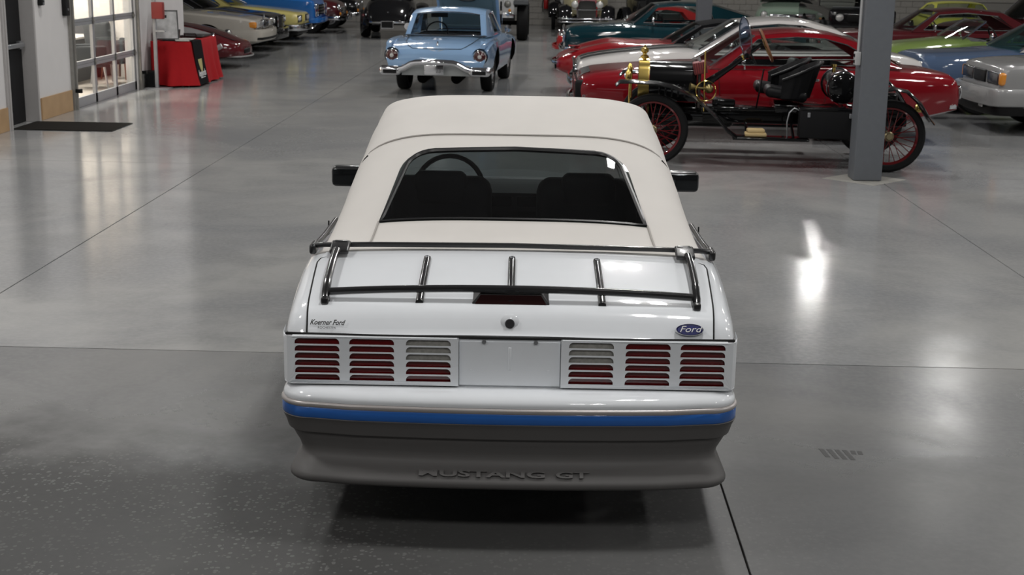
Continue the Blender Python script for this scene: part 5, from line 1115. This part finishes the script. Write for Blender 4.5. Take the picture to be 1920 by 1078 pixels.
t, ft, fp = car('compact_car', 'olive green open roadster between the maroon hardtop and the blue car', (5.78, 24.7, 0), 180, 4.5, GRN,
    [(0, .66), (.04, .76), (.2, .84), (.8, .92), (1.35, .97), (3.6, .97), (4.3, .86), (4.5, .66)], [(0, .70), (.08, .80), (.6, .87), (3.8, .87), (4.5, .72)], [(0, .36), (.3, .28), (4.1, .28), (4.5, .42)], (.85, 3.35, .32, .19, .73, STEEL, 'cap'),
    dict(cowl=(1.3, .96), header=(1.72, 1.26), roof=[], rtop=(3.0, 1.26), rbase=(3.75, .98), wb=.78, wr=.64, open=True, dlo=[]), sec='round', cabin=(1.5, 3.1, .62, .45))
for sg in (-1, 1): headlamp(t, -.05, sg*.60, .66, .085); mirror(t, 1.75, sg*.93, 1.02)
obj('front_bumper', ubar(.07, .78, .42, .1, .05, .35, .05), CHROME, t); obj('grille', rbox(.0, 0, .55, .05, .7, .1, .02), GRB, t)
BLU2 = paint('steel_blue_paint', (.075, .115, .20), .3)
t, ft, fp = car('family_sedan', 'steel blue sedan between the green car and the silver sedan', (5.62, 21.75, 0), 180, 4.9, BLU2,
    [(0, .74), (.04, .85), (.2, .89), (.9, .93), (1.5, .97), (3.8, .99), (4.8, .92), (4.9, .7)], [(0, .80), (.06, .86), (.5, .91), (4.3, .91), (4.9, .8)], [(0, .3), (.3, .24), (4.5, .26), (4.9, .4)], (.9, 3.7, .33, .2, .76, STEEL, 'spoke'),
    dict(cowl=(1.45, .97), header=(2.1, 1.37), roof=[(2.7, 1.42)], rtop=(3.4, 1.37), rbase=(4.1, 1.0), wb=.82, wr=.63, roofmat=SILVP, dlo=[[(1.75, .99), (2.15, 1.32), (2.65, 1.365), (2.7, .99)], [(2.8, .99), (2.75, 1.365), (3.3, 1.32), (3.7, 1.0)]]), cabin=(1.6, 3.5, .66, .45), glassm=glass('teal_glass', (.35, .6, .58)))
for sg in (-1, 1): obj('headlamp', rbox(-.02, sg*.62, .72, .08, .32, .12, .03), LENS, t); mirror(t, 1.9, sg*.98, 1.03)
obj('front_bumper', ubar(.08, .86, .42, .26, .10, .5, .06), BLU2, t); obj('grille', rbox(.03, 0, .70, .04, .6, .11, .02), GRB, t)
SIL2 = paint('silver_grey_paint', (.33, .33, .33), .3, 1., .2)
t, ft, fp = car('executive_sedan', 'silver grey sedan with dark headlamp and amber corner lamp', (5.98, 19.2, 0), 180, 5.0, SIL2,
    [(0, .78), (.04, .89), (.2, .93), (1.0, .99), (1.6, 1.02), (4.0, 1.03), (4.9, .96), (5, .75)], [(0, .80), (.06, .87), (.5, .92), (4.4, .92), (5, .84)], [(0, .32), (.3, .26), (4.6, .28), (5, .4)], (.95, 3.75, .34, .2, .77, STEEL, 'spoke'),
    dict(cowl=(1.6, 1.02), header=(2.25, 1.39), roof=[(2.8, 1.43)], rtop=(3.5, 1.38), rbase=(4.2, 1.04), wb=.83, wr=.64, dlo=[[(1.9, 1.04), (2.3, 1.34), (2.75, 1.375), (2.8, 1.04)], [(2.9, 1.04), (2.85, 1.375), (3.4, 1.335), (3.8, 1.05)]]), sec='box', cabin=(1.75, 3.6, .68, .45))
for sg in (-1, 1):
    obj('headlamp', rbox(-.01, sg*.56, .74, .06, .46, .17, .02), DCHROME, t); obj('corner_lamp', rbox(-.10, sg*.82, .74, .22, .10, .17, .03), AMBER, t); obj('bumper_marker', rbox(-.12, sg*.925, .50, .14, .02, .07, .008), AMBER, t); obj('fog_lamp', rbox(.12, sg*.5, .38, .02, .16, .06, .01), LENS, t)
obj('front_bumper', ubar(.09, .90, .50, .24, .10, .6, .05), SIL2, t); obj('grille', rbox(.0, 0, .74, .05, .5, .17, .02), BLACK, t); obj('lower_valance', ubar(.04, .86, .33, .14, .06, .5, .05), BLACK, t)
YEL2 = paint('lemon_paint', (.55, .55, .08), .3)
t, ft, fp = car('hatchback', 'lemon yellow low car near the back wall', (11.1, 36.0, 0), -90, 4.4, YEL2,
    [(0, .55), (.05, .65), (1.4, .85), (3.6, .88), (4.3, .8), (4.4, .6)], [(0, .66), (.1, .8), (.8, .88), (3.6, .9), (4.4, .78)], [(0, .25), (4.4, .28)], (.9, 3.4, .32, .22, .76, STEEL, 'spoke'),
    dict(cowl=(1.4, .85), header=(2.0, 1.18), roof=[(2.4, 1.22)], rtop=(2.9, 1.18), rbase=(3.7, .9), wb=.8, wr=.6, trim=None, dlo=[[(1.7, .88), (2.05, 1.13), (2.4, 1.17), (2.8, 1.13), (3.2, .9)]]), sec='round', cabin=(1.5, 3.0, .6, .4))
for sg in (-1, 1): headlamp(t, -.1, sg*.6, .58, .08)
obj('nose_intake', rbox(.0, 0, .38, .06, .7, .1, .02), GRB, t)
t = roundcar('delivery_car', 'dark maroon tall classic parked before the lemon yellow car', (9.0, 32.2, 0), 180, MAR2, 4.9)
# ================================================================ black brass-era speedster behind the column; local x forward, rear axle at x = 0
SPB = paint('speedster_black', (.003, .003, .0035), .3, .8); WRED = paint('wheel_red', (.11, .006, .008), .4, .3); WOOD = mat('rim_wood', (.20, .08, .03), .35, coat=.5)
TUFT = mat('tufted_leather', (.006, .006, .007), .4, coat=.0, spec=.18)
t = thing('speedster', 'black brass-era speedster with red wire wheels behind the grey column', 'car', (3.757, 15.56, 0), radians(175.4))
R = .39
tire = mesh_of('tire', lathe([(R-.085, -.03), (R-.07, -.045), (R-.03, -.05), (R-.008, -.035), (R, -.012), (R, .012), (R-.008, .035), (R-.03, .05), (R-.07, .045), (R-.085, .03)], 48, 'y'), RUBBER)
rimm = mesh_of('rim', lathe([(R-.10, -.028), (R-.082, -.034), (R-.078, -.03), (R-.078, .03), (R-.082, .034), (R-.10, .028), (R-.105, 0)], 48, 'y'), WRED)
sp = []
for k in range(30):
    a = 2*pi*k/30; b_ = a+(.5 if k % 2 else -.5); off = .045 if k % 4 < 2 else -.035
    sp.append(tube([(.045*cos(b_), off, .045*sin(b_)), ((R-.095)*cos(a), 0, (R-.095)*sin(a))], .0045, 5))
spm = mesh_of('spokes', join(*sp), WRED)
hubm = mesh_of('hub', lathe([(.001, .075), (.03, .075), (.036, .06), (.05, .05), (.055, .03), (.045, -.04), (.055, -.05), (.001, -.05)], 20, 'y'), mat('hub_brass', (.35, .30, .18), .35, .8))
for (x, s) in ((0, 1), (0, -1), (2.53, 1), (2.53, -1)):
    o = put('wheel', tire, t, (x, s*.71, R), (0, 0, 0 if s > 0 else pi)); put('rim', rimm, o); q = put('spokes', spm, o); q['kind'] = 'stuff'; put('hub', hubm, o)
# frame and running gear
for s in (-1, 1):
    obj('frame_rail', rbox(1.2, s*.30, .50, 2.9, .06, .10, .01), SPB, t)
    obj('running_board', rbox(1.25, s*.66, .325, .82, .28, .03, .01), SPB, t)
    for x in (1.0, 1.5): obj('board_bracket', cyl((x, s*.28, .46), (x, s*.68, .33), .016, n=6), SPB, t)
    fender(t, 'front_fender', [(2.94, .86), (2.90, .90), (2.75, .905), (2.50, .895), (2.32, .86), (2.10, .76), (1.95, .64), (1.82, .52), (1.72, .40), (1.62, .335)], s*.52, s*.84, .022, SPB)
    fender(t, 'rear_fender', [(.36, .55), (.30, .72), (.16, .86), (0, .90), (-.16, .87), (-.30, .75), (-.40, .60), (-.45, .54)], s*.55, s*.86, .02, SPB)
obj('axle', cyl((2.53, -.68, R-.03), (2.53, .68, R-.03), .022, n=8), SPB, t); obj('axle', join(cyl((0, -.68, R), (0, .68, R), .03, n=8), sphere((0, 0, R), .13)), SPB, t)
obj('leaf_spring', tube([(2.58, -.52, .44), (2.58, -.25, .56), (2.58, 0, .60), (2.58, .25, .56), (2.58, .52, .44)], .028, 8), SPB, t)
obj('engine_pan', rbox(2.1, 0, .50, .95, .36, .26, .06), SPB, t); obj('floor_deck', rbox(1.45, 0, .60, 1.0, .74, .05, .015), SPB, t); obj('chassis_skirt', rbox(1.25, 0, .52, 1.5, .66, .16, .02), SPB, t)
obj('seat_riser', rbox(.85, 0, .62, .7, .78, .10, .02), SPB, t)
# hood, radiator, firewall
obj('hood', loft([[(x, y*k, .66+(z-.66)) for y, z in ((-.26, .66), (-.27, .88), (-.235, 1.0), (-.14, 1.07), (0, 1.09), (.14, 1.07), (.235, 1.0), (.27, .88), (.26, .66))] for x, k in ((2.06, 1.10), (2.3, 1.05), (2.585, .96))]), SPB, t, smooth=45)
for k in range(6):
    for s in (-1, 1): obj('hood_louvre', rbox(2.12+.07*k, s*.288, .78, .022, .012, .14, .005), SPB, t)
for s in (-1, 1): obj('hood_hinge', tube([(2.08, s*.25, 1.0), (2.56, s*.222, .985)], .008, 6), CHROME, t)
ra = obj('radiator', loft([[(x, y, z) for y, z in ((-.26, .62), (.26, .62), (.27, 1.0), (.22, 1.10), (.1, 1.12), (-.1, 1.12), (-.22, 1.10), (-.27, 1.0))] for x in (2.59, 2.71)]), BRASS, t, smooth=30, bevel=.008)
obj('core', box(2.713, 0, .82, .006, .44, .42), MATS['radiator_mesh'], ra, smooth=None)
obj('motor_meter', lathe([(.001, 1.12), (.045, 1.12), (.045, 1.14), (.025, 1.15), (.022, 1.17), (.045, 1.185), (.045, 1.22), (.02, 1.235), (.001, 1.27)], 20, 'z', (2.65, 0, 0)), BRASS, ra)
fw = obj('firewall', rbox(2.03, 0, .86, .03, .70, .52, .01), mat('firewall_wood', (.02, .012, .01), .4, coat=.5), t)
cb = obj('coil_box', xf(rbox(0, 0, 0, .15, .26, .13, .012), (2.03, .30, 1.045), (0, radians(12), 0)), mat('coil_red', (.22, .03, .03), .5), t)
for k in range(6): obj('coil_rib', xf(box(-.062+.025*k, .131, 0, .008, .006, .13), (2.03, .30, 1.045), (0, radians(12), 0)), mat('coil_dark', (.07, .012, .012), .5), cb, smooth=None)
for s in (-1, 1):
    la = obj('side_lamp', lathe([(.001, .91), (.03, .91), (.034, .925), (.034, .98), (.02, 1.0), (.01, 1.02), (.001, 1.02)], 16, 'z', (2.82, s*.45, 0)), BRASS, t); obj('lamp_lens', lathe([(.026, .0), (.02, .01), (.001, .015)], 14, 'x', (2.85, s*.45, .95)), LENS, la); obj('lamp_post', cyl((2.80, s*.45, .62), (2.80, s*.45, .9), .012, n=8), BRASS, la)
br = obj('brass_rod', cyl((1.975, .50, .58), (1.985, .42, 1.24), .009, n=8), BRASS, t)
obj('brass_ring', tube([(1.965+.11*cos(a), .56, .81+.11*sin(a)) for a in [2*pi*k/28 for k in range(28)]], .006, 6, closed=True), BRASS, t)
obj('horn_bulb', join(sphere((1.93, .52, .83), .05), tube([(1.93, .52, .83), (2.05, .52, .84), (2.14, .54, .85)], [.012, .014, .045], 12)), mat('horn_brass', (.30, .24, .10), .3, .9), t)
# steering, monocle windshield
st_ = obj('steering_column', tube([(2.02, .26, .82), (1.70, .27, 1.05), (1.36, .28, 1.32)], [.05, .03, .018], 10), SPB, t)
sw = obj('steering_wheel', xf(tube([(.185*cos(a), .185*sin(a), 0) for a in [2*pi*k/30 for k in range(30)]], .014, 8, closed=True), (1.32, .28, 1.30), (0, radians(-66), 0)), WOOD, t)
obj('wheel_spokes', xf(join(*[cyl((0, 0, -.01), (.18*cos(a), .18*sin(a), 0), .008, n=6) for a in (.4, .4+pi/2, .4+pi, .4+1.5*pi)]), (1.32, .28, 1.30), (0, radians(-66), 0)), BRASS, sw)
mo = obj('monocle_windshield', xf(lathe([(.001, -.004), (.22, -.004), (.22, .004), (.001, .004)], 36, 'x'), (1.55, .28, 1.38), (0, radians(8), radians(13))), glass('monocle_glass', (.72, .74, .8)), t)
obj('monocle_rim', xf(tube([(0, .225*cos(a), .225*sin(a)) for a in [2*pi*k/32 for k in range(32)]], .008, 6, closed=True), (1.55, .28, 1.38), (0, radians(8), radians(13))), DCHROME, mo)
obj('monocle_clamp', cyl((1.56, .28, 1.14), (1.57, .28, 1.19), .02, n=8), BRASS, mo)
obj('lever', cyl((1.40, .36, .60), (1.34, .40, 1.05), .010, n=6), SPB, t); obj('pedal_box', rbox(1.75, .1, .66, .25, .4, .08, .02), SPB, t)
# bucket seats
def bucket(y, x0=1.02):
    n = 40; rows = []
    for j in range(7):
        v = j/6; row = []
        for k in range(n+1):
            th = radians(-118+236*k/n); hgt = .19+.20*max(0, cos(th*.72))**1.2; rr = .235+.05*v
            tuft = .010*abs(sin(k*pi/4))*(1 if 0 < v < 1 else .3)
            row.append((-rr*cos(th)*(1+.06*v)-.045*v+tuft*cos(th), (rr-tuft)*sin(th), .02+hgt*v))
        rows.append(row)
    s = obj('seat_shell', grid(rows), TUFT, t, (x0, y, .72), smooth=60, solid=.03)
    obj('seat_cushion', xf(rbox(0, 0, 0, .46, .44, .12, .05), (.04, 0, .06), (0, radians(-8), 0)), TUFT, s)
    obj('seat_roll', tube([(p[0], p[1], p[2]) for p in rows[-1]], .017, 8), TUFT, s)
    return s
bucket(.24, 1.04); bucket(-.28, 1.12)
# tank, toolbox, fittings
tk = obj('fuel_tank', lathe([(.001, -.42), (.12, -.42), (.165, -.40), (.17, -.36), (.17, .36), (.165, .40), (.12, .42), (.001, .42)], 32, 'y', (.46, 0, .86)), SPB, t)
obj('tank_cap', lathe([(.001, .09), (.03, .085), (.032, .06), (.02, .05), (.02, 0)], 14, 'z', (.56, .18, 1.02)), BRASS, tk)
for s in (-1, 1): obj('tank_strap', tube([(.46+.175*cos(a), s*.28, .86+.175*sin(a)) for a in [2*pi*k/24 for k in range(24)]], .009, 6, closed=True), DCHROME, tk)
tb = obj('toolbox', rbox(.64, .64, .50, .62, .26, .31, .012), mat('toolbox_black', (.006, .006, .007), .6, spec=.2), t); obj('toolbox_lid', rbox(.64, .64, .663, .64, .28, .025, .008), SPB, tb)
for x in (.42, .86): obj('latch', rbox(x, .775, .60, .03, .012, .05, .004), STEEL, tb)
obj('grab_hoop', tube([(1.06, .56, .34), (1.07, .58, .50), (1.05, .58, .60), (1.0, .58, .65), (.95, .58, .63)], .009, 6), STEEL, t)
obj('tail_platform', rbox(.0, 0, .62, .75, .62, .05, .015), SPB, t); obj('spare_tank', rbox(.05, 0, .73, .4, .5, .16, .03), SPB, t)
obj('tail_lamp', lathe([(.05, -.04), (.05, .0), (.03, .03), (.001, .03)], 14, 'x', (-.36, .3, .66)), BRASS, t)
c = thing('folded_cloth', 'tan folded chamois cloth lying on the speedster running board', 'cloth', (3.757-1.41*.997-.66*.080, 15.56+1.41*.0802-.66*.9968, .342), radians(175.4))
obj('top_fold', xf(rbox(0, 0, .06, .19, .15, .05, .02), (0, 0, 0), (0, 0, .06)), mat('chamois', (.50, .37, .18), .9, bump=.2, scale=30), c); obj('bottom_fold', rbox(.0, 0, .022, .235, .18, .042, .016), MATS['chamois'], c)
